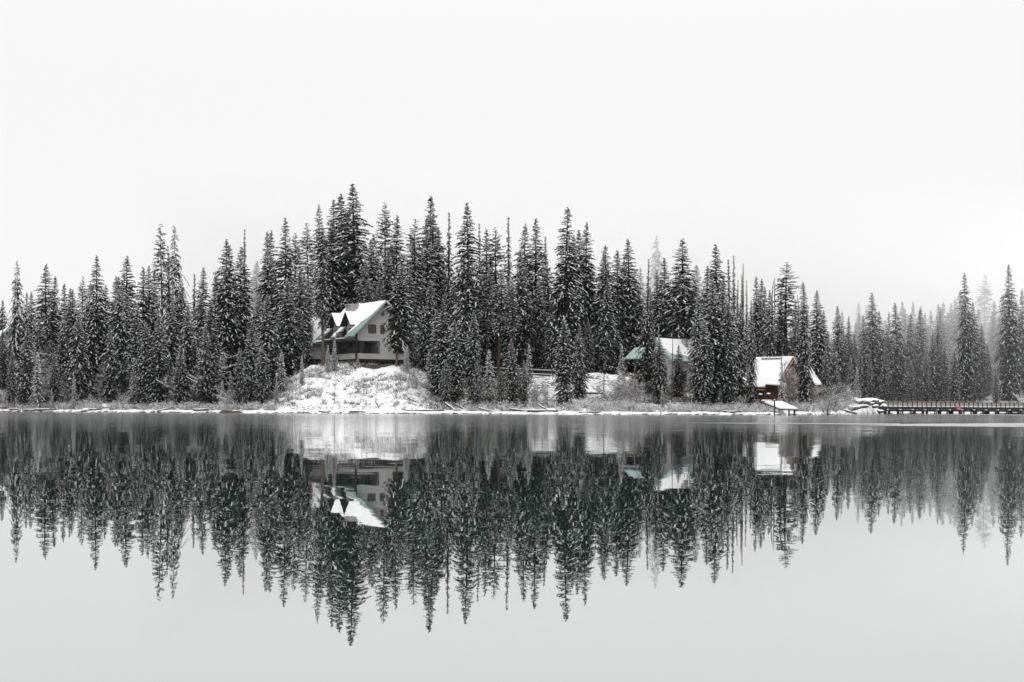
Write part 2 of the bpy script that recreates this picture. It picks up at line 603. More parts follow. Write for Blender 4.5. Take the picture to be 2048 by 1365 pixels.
def bough_geo(rng, zb, ph, L, a, b, T, TH, tw0, snow_p, snow_n, snow_size, axis_xy=None):
    """Geometry of B drooping boughs: twig quads, hanging twigs and lumps of snow."""
    B = len(zb)
    tw = (tw0 * np.clip(L / (18 * tw0), 0.45, 1.0))[:, None]
    ax = np.zeros((B, 3)) if axis_xy is None else axis_xy
    rad = np.stack([np.cos(ph), np.sin(ph), np.zeros(B)], -1)
    lat = np.stack([-np.sin(ph), np.cos(ph), np.zeros(B)], -1)
    up = np.array([0, 0, 1.0])

    def pt(s):
        r = L[:, None] * s * (1 - 0.10 * s)
        z = L[:, None] * (a[:, None] * s - b[:, None] * s * s)
        return ax[:, None, :] + rad[:, None, :] * r[..., None] + up * (zb[:, None] + z)[..., None]

    def tan(s):
        dz = a[:, None] - 2 * b[:, None] * s
        return nrm(rad[:, None, :] * (1 - 0.2 * s)[..., None] + up * dz[..., None])

    # side twigs
    s = np.clip((np.arange(T) + 0.5) / T * 0.92 + 0.08 + rng.normal(0, 0.03, (B, T)), 0.06, 1.0)
    P, D = pt(s), tan(s)
    sg = np.where(np.arange(T) % 2 == 0, 1.0, -1.0)[None, :, None]
    al = rng.uniform(0.55, 1.25, (B, T, 1))
    d = nrm(D * np.cos(al) + sg * lat[:, None, :] * np.sin(al) - up * rng.uniform(0.05, 0.55, (B, T, 1)))
    ln = (0.34 * L[:, None] * (1.08 - s) + tw * 2.0) * rng.uniform(0.6, 1.25, (B, T))
    wv = nrm(np.cross(d, up + rng.normal(0, 0.7, (B, T, 3)))) * (0.72 * tw * rng.uniform(0.6, 1.2, (B, T)))[..., None]
    tip = P + d * ln[..., None]
    mid = P + d * (ln * 0.45)[..., None]
    q1 = np.stack([P, mid + wv, tip, mid - wv], 2).reshape(-1, 4, 3)
    # hanging twigs
    s = rng.uniform(0.15, 1.0, (B, TH))
    P = pt(s) + lat[:, None, :] * (rng.normal(0, 0.12, (B, TH)) * L[:, None] * (1.1 - s))[..., None]
    d = nrm(-up + 0.5 * rng.normal(0, 0.5, (B, TH, 3)) + 0.35 * rad[:, None, :])
    ln = tw * rng.uniform(1.8, 4.2, (B, TH))
    wv = nrm(np.cross(d, rng.normal(0, 1, (B, TH, 3)))) * (0.7 * tw * rng.uniform(0.6, 1.1, (B, TH)))[..., None]
    tip = P + d * ln[..., None]
    mid = P + d * (ln * 0.4)[..., None]
    q2 = np.stack([P, mid + wv, tip, mid - wv], 2).reshape(-1, 4, 3)
    # the bough's own stem
    s0, s1 = np.full((B, 1), 0.0), np.full((B, 1), 0.9)
    A0, A1 = pt(s0)[:, 0], pt(s1)[:, 0]
    Am = pt(np.full((B, 1), 0.5))[:, 0]
    wv = lat * (tw * 0.28)
    q3 = np.concatenate([np.stack([A0 - wv, A0 + wv, Am + wv * 0.8, Am - wv * 0.8], 1), np.stack([Am - wv * 0.8, Am + wv * 0.8, A1 + wv * 0.3, A1 - wv * 0.3], 1)])
    quads = np.concatenate([q1, q2, q3])
    fq = np.concatenate([(rng.random((B, T)) < (0.26 * snow_p[:, None])).ravel(), np.zeros(len(q2) + len(q3), bool)]).astype(float)
    # snow lumps
    K = snow_n
    keep = rng.random((B, K)) < snow_p[:, None]
    s = np.clip((np.arange(K) + 0.5) / K * 0.80 + 0.22 + rng.normal(0, 0.08, (B, K)), 0.12, 1.02)
    P, D = pt(s), tan(s)
    off = rng.normal(0, 0.10, (B, K)) * L[:, None] * (1.15 - s)
    P = P + lat[:, None, :] * off[..., None] + up * (snow_size * 0.16)
    e1 = nrm(D + lat[:, None, :] * rng.normal(0, 0.45, (B, K, 1)))
    e2 = nrm(np.cross(up, e1))
    e3 = np.cross(e1, e2)
    l1 = snow_size * rng.uniform(0.6, 1.9, (B, K)) * np.clip(L[:, None] / 1.6, 0.3, 1.15)
    l2 = snow_size * rng.uniform(0.16, 0.36, (B, K)) * np.clip(L[:, None] / 1.6, 0.4, 1.1)
    h = snow_size * rng.uniform(0.14, 0.34, (B, K))
    P, e1, e2, e3, l1, l2, h = [x[keep] for x in (P, e1, e2, e3, l1, l2, h)]
    nS = len(P)
    ring = []
    for k in range(6):
        t = 2 * math.pi * k / 6
        j = rng.uniform(0.75, 1.2, (nS, 1))
        ring.append(P + e1 * (l1[:, None] * math.cos(t) * j) + e2 * (l2[:, None] * math.sin(t) * j) - up * (h[:, None] * (0.35 + 0.4 * (math.cos(t) > 0))))
    top = P + e3 * h[:, None] + e1 * (l1 * rng.uniform(-0.2, 0.2, nS))[:, None]
    tris = np.concatenate([np.stack([ring[k], ring[(k + 1) % 6], top], 1) for k in range(6)]) if nS else np.zeros((0, 3, 3))
    return quads, tris, fq


def conifer_proto(seed, H, Rad, lo, spacing, nb, profile, snow=(0.66, 0.13), tw=0.085, T=24, TH=20, snow_n=6, snow_size=0.22, droop=(0.35, 0.75), lift=(0.7, 0.05), bend=0.0, gap=0.0, needle='needles'):
    """One conifer standing at the origin: (trunk mesh, crown mesh)."""
    rng = np.random.default_rng(seed)
    zs, n = [], 0
    z = lo * H
    zb, ph, L, a, b, sp = [], [], [], [], [], []
    while z < H - 0.25 * spacing:
        t = (H - z) / (H * (1 - lo))
        r = Rad * profile(t)
        k = max(3, int(round(nb * (0.55 + 0.45 * min(1, t * 3)) + rng.normal(0, 0.6))))
        p0 = rng.uniform(0, 6.28)
        lev = rng.uniform(0.82, 1.15)
        for i in range(k):
            if rng.random() < gap:
                continue
            zb.append(z + rng.normal(0, spacing * 0.35))
            ph.append(p0 + 6.283 * i / k + rng.normal(0, 0.3))
            L.append(max(0.10, r * lev * rng.uniform(0.62, 1.18)))
            q = min(1, t * 1.6)
            a.append(lerp(lift[0], lift[1], q) + rng.normal(0, 0.10))
            b.append(lerp(droop[0], droop[1], q) + rng.normal(0, 0.10))
            sp.append(lerp(snow[0], snow[1], min(1, max(0, t))))
        z += spacing * rng.uniform(0.75, 1.25) * (0.6 + 0.4 * min(1, t * 4))
    zb, ph, L, a, b, sp = map(np.array, (zb, ph, L, a, b, sp))
    zb = np.minimum(zb, H - 0.05)
    axis = np.zeros((len(zb), 3))
    w1, w2 = rng.uniform(0, 6.28, 2)
    fx = lambda z_: bend * np.sin(z_ / H * 3.0 + w1) - bend * math.sin(w1)
    fy = lambda z_: bend * np.sin(z_ / H * 2.6 + w2) - bend * math.sin(w2)
    axis[:, 0], axis[:, 1] = fx(zb), fy(zb)
    q, tr, fq = bough_geo(rng, zb, ph, L, a, b, T, TH, tw, sp, snow_n, snow_size, axis)
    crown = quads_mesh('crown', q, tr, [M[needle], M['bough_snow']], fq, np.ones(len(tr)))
    tb = MB()
    r0 = 0.0115 * H
    lv = [0, 0.02, 0.15, 0.35, 0.55, 0.75, 0.9, 0.995]
    tb.tube([(float(fx(np.float64(t * H))), float(fy(np.float64(t * H))), t * H - (0.6 if t == 0 else 0)) for t in lv], [r0 * 1.35, r0 * 1.05, r0 * 0.92, r0 * 0.75, r0 * 0.56, r0 * 0.33, r0 * 0.15, 0.018], 8)
    return tb, crown


def p_spruce(t):
    return (0.03 + 0.97 * min(1, t / 0.55) ** 0.82) * (1 - 0.25 * max(0, t - 0.75) / 0.25)


def p_column(t):
    return (0.03 + 0.97 * min(1, t / 0.42) ** 0.82) * (1 - 0.35 * max(0, t - 0.8) / 0.2)


def p_pine(t):
    return (0.06 + 0.94 * min(1, t / 0.45) ** 0.8) * (1 - 0.45 * max(0, t - 0.6) / 0.4)


def p_spire(t):
    return 0.03 + 0.30 * min(1, t / 0.35) + 0.67 * smooth((t - 0.25) / 0.5)


PROTO = {}


def add_proto(kind, H, args):
    tb, crown = args
    me_t = tb.build('trunk', M['bark'])
    mesh = me_t.data
    bpy.data.objects.remove(me_t)
    PROTO.setdefault(kind, []).append((H, mesh, crown))


for i, (Rd, lo, pr) in enumerate([(2.35, 0.02, p_spruce), (2.15, 0.03, p_column), (2.5, 0.015, p_spruce), (2.0, 0.05, p_column), (2.3, 0.04, p_spruce)]):
    add_proto('spruce', 24, conifer_proto(100 + i, 24, Rd, lo, 0.36, 7, pr, bend=0.15))
for i, (Rd, lo) in enumerate([(2.3, 0.42), (2.0, 0.5), (2.5, 0.36)]):
    add_proto('pine', 26, conifer_proto(200 + i, 26, Rd, lo, 0.46, 6, p_pine, snow=(0.6, 0.35), droop=(0.25, 0.45), lift=(0.7, 0.25), bend=0.25, gap=0.1, TH=10, snow_size=0.22))
for i, (Rd, lo, pr, sn) in enumerate([(2.3, 0.24, p_pine, (0.55, 0.3)), (2.4, 0.2, p_spruce, (0.4, 0.14))]):
    add_proto('low_pine', 26 if i == 0 else 15, conifer_proto(250 + i, 26 if i == 0 else 15, Rd, lo, 0.36 if i == 0 else 0.27, 7, pr, snow=sn, droop=(0.3, 0.6), lift=(0.6, 0.2), bend=0.2, TH=14, snow_size=0.22))
for i, (Rd, lo) in enumerate([(1.75, 0.08), (1.6, 0.15)]):
    add_proto('spire', 24, conifer_proto(300 + i, 24, Rd, lo, 0.40, 6, p_spire, droop=(0.5, 0.9), lift=(0.3, 0.0), bend=0.1, gap=0.1))
for i, (Rd, lo) in enumerate([(2.9, 0.10), (2.7, 0.2)]):
    add_proto('drooping', 24, conifer_proto(400 + i, 24, Rd, lo, 0.50, 6, p_spruce, droop=(0.55, 1.0), lift=(0.35, 0.0), bend=0.2, gap=0.08, snow_n=5, snow_size=0.32, TH=14))
for i, (Rd, lo) in enumerate([(1.05, 0.03), (0.9, 0.08), (1.15, 0.05)]):
    add_proto('young', 5, conifer_proto(500 + i, 5, Rd, lo, 0.17, 7, lambda t: 0.05 + 0.95 * t ** 0.85, tw=0.045, T=14, TH=8, snow_n=4, snow_size=0.17, snow=(0.95, 0.75), droop=(0.2, 0.5), lift=(0.6, 0.1), needle='needles_young'))
for i, (Rd, lo) in enumerate([(0.75, 0.12), (0.65, 0.2)]):
    add_proto('sapling', 4, conifer_proto(600 + i, 4, Rd, lo, 0.26, 5, lambda t: 0.08 + 0.92 * t ** 0.8, tw=0.05, T=12, TH=5, snow_n=2, snow_size=0.12, snow=(0.6, 0.35), droop=(0.1, 0.35), lift=(0.6, 0.2), gap=0.25, needle='needles_young'))


def snag_proto(seed, H):
    rng = random.Random(seed)
    tb = MB()
    pts = [(rng.gauss(0, 0.06) * (t > 0), rng.gauss(0, 0.06) * (t > 0), t * H - (0.6 if t == 0 else 0)) for t in (0, 0.1, 0.25, 0.4, 0.55, 0.7, 0.85, 1)]
    tb.tube(pts, [0.21, 0.19, 0.17, 0.15, 0.125, 0.10, 0.07, 0.03], 7)
    for k in range(26):
        z = H * rng.uniform(0.3, 0.97)
        a = rng.uniform(0, 6.28)
        l = rng.uniform(0.25, 0.9) * (1.15 - z / H)
        tb.tube([(0, 0, z), (math.cos(a) * l * 0.6, math.sin(a) * l * 0.6, z + 0.05), (math.cos(a) * l, math.sin(a) * l, z - 0.12 * l)], [0.035, 0.028, 0.012], 4)
    ot = tb.build('trunk', M['dead_wood'])
    mt = ot.data
    bpy.data.objects.remove(ot)
    PROTO.setdefault('snag', []).append((H, mt, None))


snag_proto(1, 22)
snag_proto(2, 22)


def twig_strip(mb, p, d, ln, w, curve, rng, m, seg=3):
    """One curved tapering twig as a ribbon pair that has width from every side."""
    d = Vector(d).normalized()
    pts = [Vector(p)]
    for i in range(seg):
        pts.append(pts[-1] + d * (ln / seg))
        d = (d + Vector((rng.gauss(0, 0.22), rng.gauss(0, 0.22), curve))).normalized()
    side = d.cross(Vector((rng.gauss(0, 1), rng.gauss(0, 1), rng.gauss(0, 1)))).normalized()
    for i in range(seg):
        w0, w1 = w * (1 - i / seg * 0.8), w * (1 - (i + 1) / seg * 0.8)
        mb.poly([pts[i] - side * w0, pts[i] + side * w0, pts[i + 1] + side * w1, pts[i + 1] - side * w1], m)
    return pts


def bare_proto(seed, H, n_stem, spread):
    """Leafless tree or tall shrub whose twigs carry snow."""
    rng = random.Random(seed)
    tb, cb = MB(), MB()
    for k in range(n_stem):
        a = rng.uniform(0, 6.28)
        lean = rng.uniform(0.05, spread)
        p = Vector((math.cos(a) * 0.1, math.sin(a) * 0.1, -0.4))
        d = Vector((math.cos(a) * lean, math.sin(a) * lean, 1)).normalized()
        ln = H * rng.uniform(0.6, 1.0) / d.z
        pts, rad = [p], [0.07]
        for i in range(6):
            d = (d + Vector((rng.gauss(0, 0.09), rng.gauss(0, 0.09), 0.02))).normalized()
            pts.append(pts[-1] + d * ln / 6)
            rad.append(lerp(0.07, 0.015, (i + 1) / 6) * (H / 6) ** 0.5)
        tb.tube(pts, rad, 5)
        for i in range(2, 7):
            for j in range(7):
                q = pts[i - 1].lerp(pts[i], rng.random())
                a2 = rng.uniform(0, 6.28)
                dd = Vector((math.cos(a2), math.sin(a2), rng.uniform(0.1, 0.9)))
                l2 = H * 0.24 * rng.uniform(0.5, 1.2)
                st = twig_strip(cb, q, dd, l2, 0.030, 0.02, rng, 0, 4)
                for e in range(4):
                    cb.poly([st[e] + Vector((0, 0, 0.03)) + Vector((0.02, 0.02, 0)), st[e] + Vector((-0.02, -0.02, 0.07)), st[e + 1] + Vector((-0.02, -0.02, 0.07)), st[e + 1] + Vector((0.02, 0.02, 0.03))], 1)
                for e in range(5):
                    b0 = st[rng.randint(1, 4)]
                    a3 = rng.uniform(0, 6.28)
                    twig_strip(cb, b0, (math.cos(a3), math.sin(a3), rng.uniform(-0.2, 0.9)), H * 0.11 * rng.uniform(0.5, 1.3), 0.020, 0.0, rng, 1 if rng.random() < 0.62 else 0, 2)
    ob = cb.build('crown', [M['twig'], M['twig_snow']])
    me = ob.data
    bpy.data.objects.remove(ob)
    ot = tb.build('trunk', M['twig'])
    mt = ot.data
    bpy.data.objects.remove(ot)
    PROTO.setdefault('bare', []).append((H, mt, me))


bare_proto(11, 6, 6, 0.5)
bare_proto(12, 6, 5, 0.7)

NAME = {'spruce': 'spruce_tree', 'pine': 'pine_tree', 'spire': 'fir_tree', 'drooping': 'spruce_tree', 'young': 'young_spruce', 'sapling': 'spruce_sapling', 'snag': 'dead_tree', 'bare': 'bare_tree', 'low_pine': 'pine_tree'}
CAT = {'spruce': 'tree', 'pine': 'tree', 'spire': 'tree', 'drooping': 'tree', 'young': 'young tree', 'sapling': 'sapling', 'snag': 'dead tree', 'bare': 'bare tree', 'low_pine': 'tree'}
LOOK = {'spruce': 'snowy spruce', 'pine': 'bare-stemmed pine', 'spire': 'thin spired fir', 'drooping': 'drooping spruce', 'young': 'young snow-laden spruce', 'sapling': 'thin dark sapling', 'snag': 'dead bare snag', 'bare': 'leafless frosted tree', 'low_pine': 'tall brown-trunked pine'}
GROUP = {'spruce': 'snowy conifers of the lakeside forest', 'pine': 'snowy conifers of the lakeside forest', 'spire': 'snowy conifers of the lakeside forest', 'drooping': 'snowy conifers of the lakeside forest', 'young': 'young spruces along the bank', 'sapling': 'saplings on the snowy bank', 'snag': 'dead snags', 'bare': 'leafless frosted trees', 'low_pine': 'snowy conifers of the lakeside forest'}
TREES = []      # (px, Y, root, kind, height)
COUNT = {}


def plant(px, ytop, Y, kind='spruce', wf=1.0, var=None, lean=0.0, bark=None):
    """A tree whose tip shows at (px, ytop) and whose foot stands on the ground at the distance Y."""
    # the front ranks grow close to the water
    if px < 1480 and Y < 188 and not 528 < px < 838 and kind in ('spruce', 'pine', 'spire', 'drooping') and not 1265 < px < 1380:
        Y = shore_y(px) + max(3.5, (Y - shore_y(px)) * 0.5)
    u, v = unroll(px, ytop)
    X = u * Y / FPX
    ztop = CAMH - v * Y / FPX
    zg = ground_z(X, Y)
    h = ztop - zg
    if h < 0.5:
        return None
    lst = PROTO[kind]
    k = COUNT.get(kind, 0)
    COUNT[kind] = k + 1
    H, mt, mc = lst[(k if var is None else var) % len(lst)]
    s = h / H
    rot = random.uniform(0, 6.28)
    if lean:
        root = empty(NAME[kind], (X - lean * h, Y, zg))
        root.rotation_euler = (0, math.atan(lean), 0)
    else:
        tilt = max(-0.035, min(0.035, random.gauss(0, 0.014)))
        root = empty(NAME[kind], (X - tilt * h * math.cos(rot), Y, zg), rot)
        root.rotation_euler = (0, tilt, rot)
    wxy = wf * (1.36 if kind == 'spruce' else 1.25) * (s ** 0.75 if kind in ('spruce', 'pine', 'spire', 'drooping') else s) * random.uniform(0.92, 1.08)
    root.scale = (wxy, wxy, s)
    for nm, me in (('trunk', mt), ('crown', mc)):
        if me is None:
            continue
        o = bpy.data.objects.new(nm, me)
        COL.objects.link(o)
        o.parent = root
        if nm == 'trunk' and bark:
            o.data = me.copy()
            o.data.materials[0] = M[bark]
    TREES.append((px, Y, root, kind, h))
    return root


S, P_, F, DR, Yg, SP, SN, BA = 'spruce', 'pine', 'spire', 'drooping', 'young', 'sapling', 'snag', 'bare'
LIST = [
    # west forest behind the cabin
    (37, 520, 196, DR, 0.68), (5, 600, 243, S, 1), (-30, 560, 205, S, 1), (54, 585, 216, S, .8), (61, 583, 218, S, .8), (96, 528, 202, S, 1.05), (109, 552, 198, S, 1), (132, 567, 202, S, .85), (141, 577, 192, S, .8), (148, 578, 189, S, .9),
    (168, 553, 226, P_, .8), (191, 510, 190, S, .95), (180, 566, 197, S, .9), (-14, 672, 182, S, .8), (24, 700, 181, S, .7), (52, 655, 184, S, .9), (75, 706, 180, Yg, .8), (108, 708, 182, S, .9), (38, 765, 181.5, Yg, .8), (148, 752, 175.5, Yg, .5), (103, 782, 177.5, Yg, .7), (125, 640, 190, S, .9), (80, 640, 196, S, .9), (158, 620, 186, S, .9),
    (209, 570, 216, S, 1), (230, 552, 191, S, .9), (238, 553, 188, S, .85), (258, 512, 200, S, 1.05), (246, 560, 192, S, .9), (291, 534, 191, S, .9), (300, 531, 195, S, .85), (309, 538, 201, S, .85), (323, 447, 207, P_, .75), (337, 492, 209, F, .9), (353, 452, 206, DR, .75), (268, 718, 177, Yg, .75), (290, 645, 181, S, .9), (318, 622, 182, S, .9), (327, 690, 178, Yg, .8), (366, 572, 190, S, 1.1), (362, 690, 179, S, .9), (220, 650, 183, S, .9), (275, 610, 186, S, .9), (345, 600, 188, S, .95),
    (390, 548, 206, F, 1.2), (403, 534, 206, S, .9), (428, 548, 208, S, .85), (435, 545, 210, S, .85), (449, 478, 196, S, 1.05), (461, 491, 201, S, .8), (483, 492, 199, S, .9), (491, 458, 206, F, .9), (377, 610, 184, S, .9), (411, 650, 181, S, .9), (421, 600, 186, S, .95), (461, 745, 174, Yg, .7), (480, 700, 177, S, .8), (487, 725, 173, Yg, .7), (514, 522, 350, S, 1.2), (445, 760, 173, Yg, .7), (400, 590, 196, S, 1),
    (536, 463, 206, S, .85), (547, 461, 208, S, .85), (573, 436, 201, S, 1), (588, 467, 206, P_, .9), (520, 590, 190, S, 1), (538, 590, 180, S, 1.1), (556, 630, 187, S, 1), (524, 690, 174, S, 1.0), (576, 560, 187, S, 1), (603, 540, 195, S, 1), (618, 447, 214, P_, .95), (597, 620, 188, S, 1), (563, 705, 177, Yg, .95), (604, 712, 176, Yg, .65), (553, 762, 170, Yg, .65), (614, 560, 204, P_, .9), (505, 640, 183, S, .95),
    (686, 387, 226, S, 1.2), (670, 400, 229, S, 1.2), (708, 368, 222, S, 1.15), (661, 440, 220, S, 1.1), (700, 470, 226, S, 1), (727, 520, 216, S, 1), (741, 480, 219, S, .95), (752, 470, 223, S, .95), (768, 407, 221, P_, .85), (791, 430, 219, S, 1.05), (776, 500, 214, S, 1), (735, 560, 212, S, 1), (757, 560, 212, S, .9), (806, 520, 214, S, 1),
    (835, 438, 199, P_, .95), (826, 475, 203, S, .95), (860, 391, 211, S, 1), (870, 425, 209, S, 1.05), (852, 445, 205, S, .9), (898, 425, 205, F, 1.15), (881, 455, 208, S, .9), (822, 540, 197, S, .95), (860, 560, 189, S, 1), (876, 620, 185, S, .95), (888, 600, 182, S, 1.0), (912, 640, 179, S, .9), (915, 540, 370, S, 1), (845, 640, 190, S, .9), (858, 700, 183, Yg, .8), (876, 705, 177, Yg, .75), (890, 720, 175, S, .85), (905, 560, 195, P_, .9), (842, 720, 190, S, .8),
    (935, 405, 193, S, 1.0), (960, 446, 206, F, 1), (968, 458, 201, S, .9), (994, 456, 196, P_, 1), (1019, 433, 199, F, 1.15), (1000, 545, 189, P_, .95), (1040, 500, 193, S, .95), (1053, 447, 208, S, .9), (1071, 438, 201, S, 1), (1092, 472, 201, F, 1.2), (1095, 525, 191, P_, 1), (975, 540, 193, P_, .9), (1026, 560, 188, P_, .9), (978, 700, 172, Yg, .75), (948, 620, 182, S, .85), (1025, 680, 175, S, 1.05), (1048, 720, 178, S, .75), (1070, 762, 170, Yg, .8), (1090, 768, 170, Yg, .9), (1140, 775, 171, Yg, .8), (1058, 690, 183, Yg, .7), (1075, 560, 197, S, 1), (955, 720, 176, S, .8), (1000, 740, 176, S, .8), (1060, 600, 200, S, .9),
    (1134, 414, 191, S, 1.05), (1116, 545, 197, S, .9), (1150, 470, 203, S, .8), (1159, 460, 206, S, .9), (1170, 444, 204, S, .95), (1181, 530, 205, S, .95), (1128, 640, 178, S, 1.05), (1160, 650, 186, S, .9), (1179, 640, 193, S, .9), (1105, 600, 190, S, .9), (1212, 490, 203, S, 1), (1204, 505, 205, S, .9), (1216, 560, 196, S, .9), (1240, 500, 208, S, 1), (1257, 478, 209, S, 1.05), (1248, 520, 211, S, .9), (1268, 560, 212, S, .9), (1230, 590, 212, S, .9), (1195, 600, 214, S, .9), (1278, 535, 352, S, 1),
    (1297, 518, 179, F, .95), (1306, 655, 181, S, .8), (1316, 672, 176, S, .95), (1310, 470, 385, DR, .9), (1312, 540, 206, S, .9), (1333, 515, 206, S, .95), (1371, 478, 203, S, 1.3), (1392, 530, 350, S, 1.5), (1350, 545, 345, S, 1.1), (1414, 532, 189, S, 1.1), (1435, 488, 197, S, 1), (1398, 590, 180, S, .85), (1425, 560, 184, S, 1.05), (1407, 640, 178, S, .9), (1357, 690, 181, S, 1.15), (1303, 575, 207, S, .9), (1350, 590, 208, S, 1), (1330, 600, 210, S, 1), (1386, 560, 205, S, 1),
    (1458, 518, 201, F, 1.2), (1465, 512, 216, F, 1), (1445, 560, 186, S, 1.0), (1459, 600, 183, S, .8), (1477, 560, 240, F, .8), (1484, 550, 243, F, .7), (1493, 560, 241, F, .7), (1486, 527, 238, SN, 1.2), (1503, 600, 180, S, .46), (1513, 553, 246, S, .85), (1520, 558, 249, S, .85), (1530, 575, 243, S, .8), (1539, 580, 240, S, .8), (1545, 562, 247, SN, 1.1), (1549, 556, 251, SN, 1), (1576, 525, 244, P_, 1.2), (1562, 600, 246, S, .9), (1590, 600, 248, S, .9), (1598, 590, 250, SN, 1.1), (1608, 562, 345, S, .8), (1609, 567, 187, S, .55), (1637, 580, 240, S, .9), (1646, 620, 243, S, .8), (1656, 662, 238, S, .8), (1563, 714, 178, Yg, .55), (1601, 640, 189, P_, .6), (1650, 700, 232, S, .8), (1668, 690, 240, S, .8),
    # beyond the bridge
    (1676, 612, 319, S, .9), (1697, 633, 321, S, .85), (1686, 660, 320, S, .8), (1710, 668, 320, S, .8), (1727, 632, 322, S, .85), (1747, 585, 323, S, 1), (1760, 622, 325, S, .9), (1718, 605, 420, S, 1), (1731, 610, 430, S, 1), (1778, 625, 327, S, .75), (1793, 605, 323, S, .9), (1805, 602, 378, S, 1), (1821, 627, 329, S, .85), (1842, 618, 330, S, 1), (1826, 605, 372, S, .9), (1838, 612, 376, S, .9), (1866, 620, 362, S, .9), (1876, 608, 376, S, .9), (1885, 605, 378, S, .9), (1865, 663, 322, S, .95), (1874, 648, 324, S, .9), (1900, 605, 382, S, .9), (1910, 598, 392, S, 1), (1928, 545, 321, S, .72), (1920, 582, 366, S, 1), (1948, 603, 324, S, .75), (1962, 648, 326, S, .85), (1971, 550, 412, P_, 1), (1988, 602, 376, S, 1), (2004, 590, 372, S, .9), (2018, 530, 323, S, .85), (2031, 600, 362, S, 1), (2046, 578, 330, S, .9), (2070, 560, 325, S, 1), (1909, 700, 318, S, .8), (1992, 735, 318, S, .7), (1720, 702, 317, S, .7), (1741, 712, 318, S, .7), (1771, 700, 319, S, .8), (1822, 720, 319, S, .75), (1851, 705, 320, S, .8), (1700, 715, 300, S, .7), (1714, 735, 300, Yg, .55), (1672, 715, 285, S, .8), (1942, 690, 322, S, .8), (1890, 690, 321, S, .8), (1805, 690, 325, S, .8), (1785, 700, 327, S, .8), (1835, 690, 330, S, .8), (1975, 690, 330, S, .8), (2035, 690, 335, S, .8), (1956, 620, 365, S, 1), (1850, 625, 374, S, 1), (1815, 630, 372, S, 1), (1770, 640, 374, S, 1), (1740, 640, 380, S, 1), (1700, 650, 376, S, 1), (1894, 625, 372, S, 1), (1938, 612, 380, S, 1), (2015, 610, 385, S, 1), (1660, 665, 362, S, 1),
]
for (px, yt, Y, k, wf) in LIST:
    plant(px, yt, Y, k, wf)
# tall pines in front of the gabled house, with their long bare trunks
plant(641, 410, 184.5, 'low_pine', 0.68, var=0, lean=-0.02, bark='bark_brown')
plant(801, 545, 184.0, 'low_pine', 0.95, var=1, lean=0.04, bark='bark_brown')
plant(1346, 640, 176.5, SN, 0.7)
plant(158, 640, 183.0, SN, 1.2, lean=-0.10)
# trees that fill the depth of the forest
fr = random.Random(5)
for k in range(74):
    px = fr.uniform(-40, 1640)
    if 640 < px < 835 or 1255 < px < 1400 or 1485 < px < 1640:
        Y = fr.uniform(222, 245) if px < 1400 else fr.uniform(242, 262)
        yt = fr.uniform(560, 640) if px < 900 else fr.uniform(600, 660)
    else:
        Y = fr.uniform(192, 240)
        yt = fr.uniform(570, 660)
    if px < 500:
        yt += 25
    plant(px, yt, Y, fr.choice([S, S, S, P_]), fr.uniform(0.85, 1.05))
for k in range(16):
    plant(fr.uniform(1675, 2050), fr.uniform(600, 665), fr.uniform(345, 375), S, fr.uniform(0.85, 1.0))
# the snowy bank: saplings and young spruces
for (px, yt, Y, k, wf) in [
    (670, 743, 169.5, SP, .8), (669, 680, 182, Yg, .8), (656, 692, 181, Yg, .85), (690, 790, 168, SP, .8), (724, 740, 176, SP, .9), (733, 795, 167.5, SP, 1), (752, 775, 168, SP, .8), (704, 798, 167, SP, .9), (640, 798, 168, SP, .9), (620, 735, 178, SP, 1), (585, 790, 168, SP, 1), (728, 770, 171, SP, 1.2), (777, 760, 173, SP, 1.1), (800, 808, 166.5, SP, .9), (815, 775, 172, SP, 1.2), (700, 705, 184, SP, 1), (716, 708, 184.5, Yg, .7), (784, 805, 167, SP, .8), (812, 700, 183, Yg, .9), (823, 640, 184.5, S, .75), (814, 692, 181, Yg, .9), (828, 735, 178, Yg, .8), (640, 735, 179, SP, 1),
    (1195, 765, 172, SP, .8), (1208, 695, 178, SP, .9), (1243, 690, 181, Yg, .75), (1120, 780, 172, SP, 1), (1085, 760, 176, Yg, .7), (985, 760, 175, SP, 1), (60, 690, 186, SP, 1), (1095, 770, 170, SP, 1), (1440, 770, 174, Yg, .7), (1325, 770, 173, Yg, .6)]:
    plant(px, yt, Y, k, wf)
for (px, yt, Y, wf) in [(400, 690, 181, .9), (380, 735, 176, 1), (355, 745, 176, 1), (300, 760, 177, .9), (100, 690, 190, 1), (120, 730, 186, 1), (1590, 712, 196, .6), (1652, 760, 190, .7), (1690, 765, 225, .8), (1664, 760, 205, .8), (1245, 740, 176, 1), (1225, 755, 173, 1.1), (1070, 765, 172, 1), (1268, 760, 174, 1), (215, 690, 188, 1), (455, 770, 171, 1)]:
    plant(px, yt, Y, BA, wf)

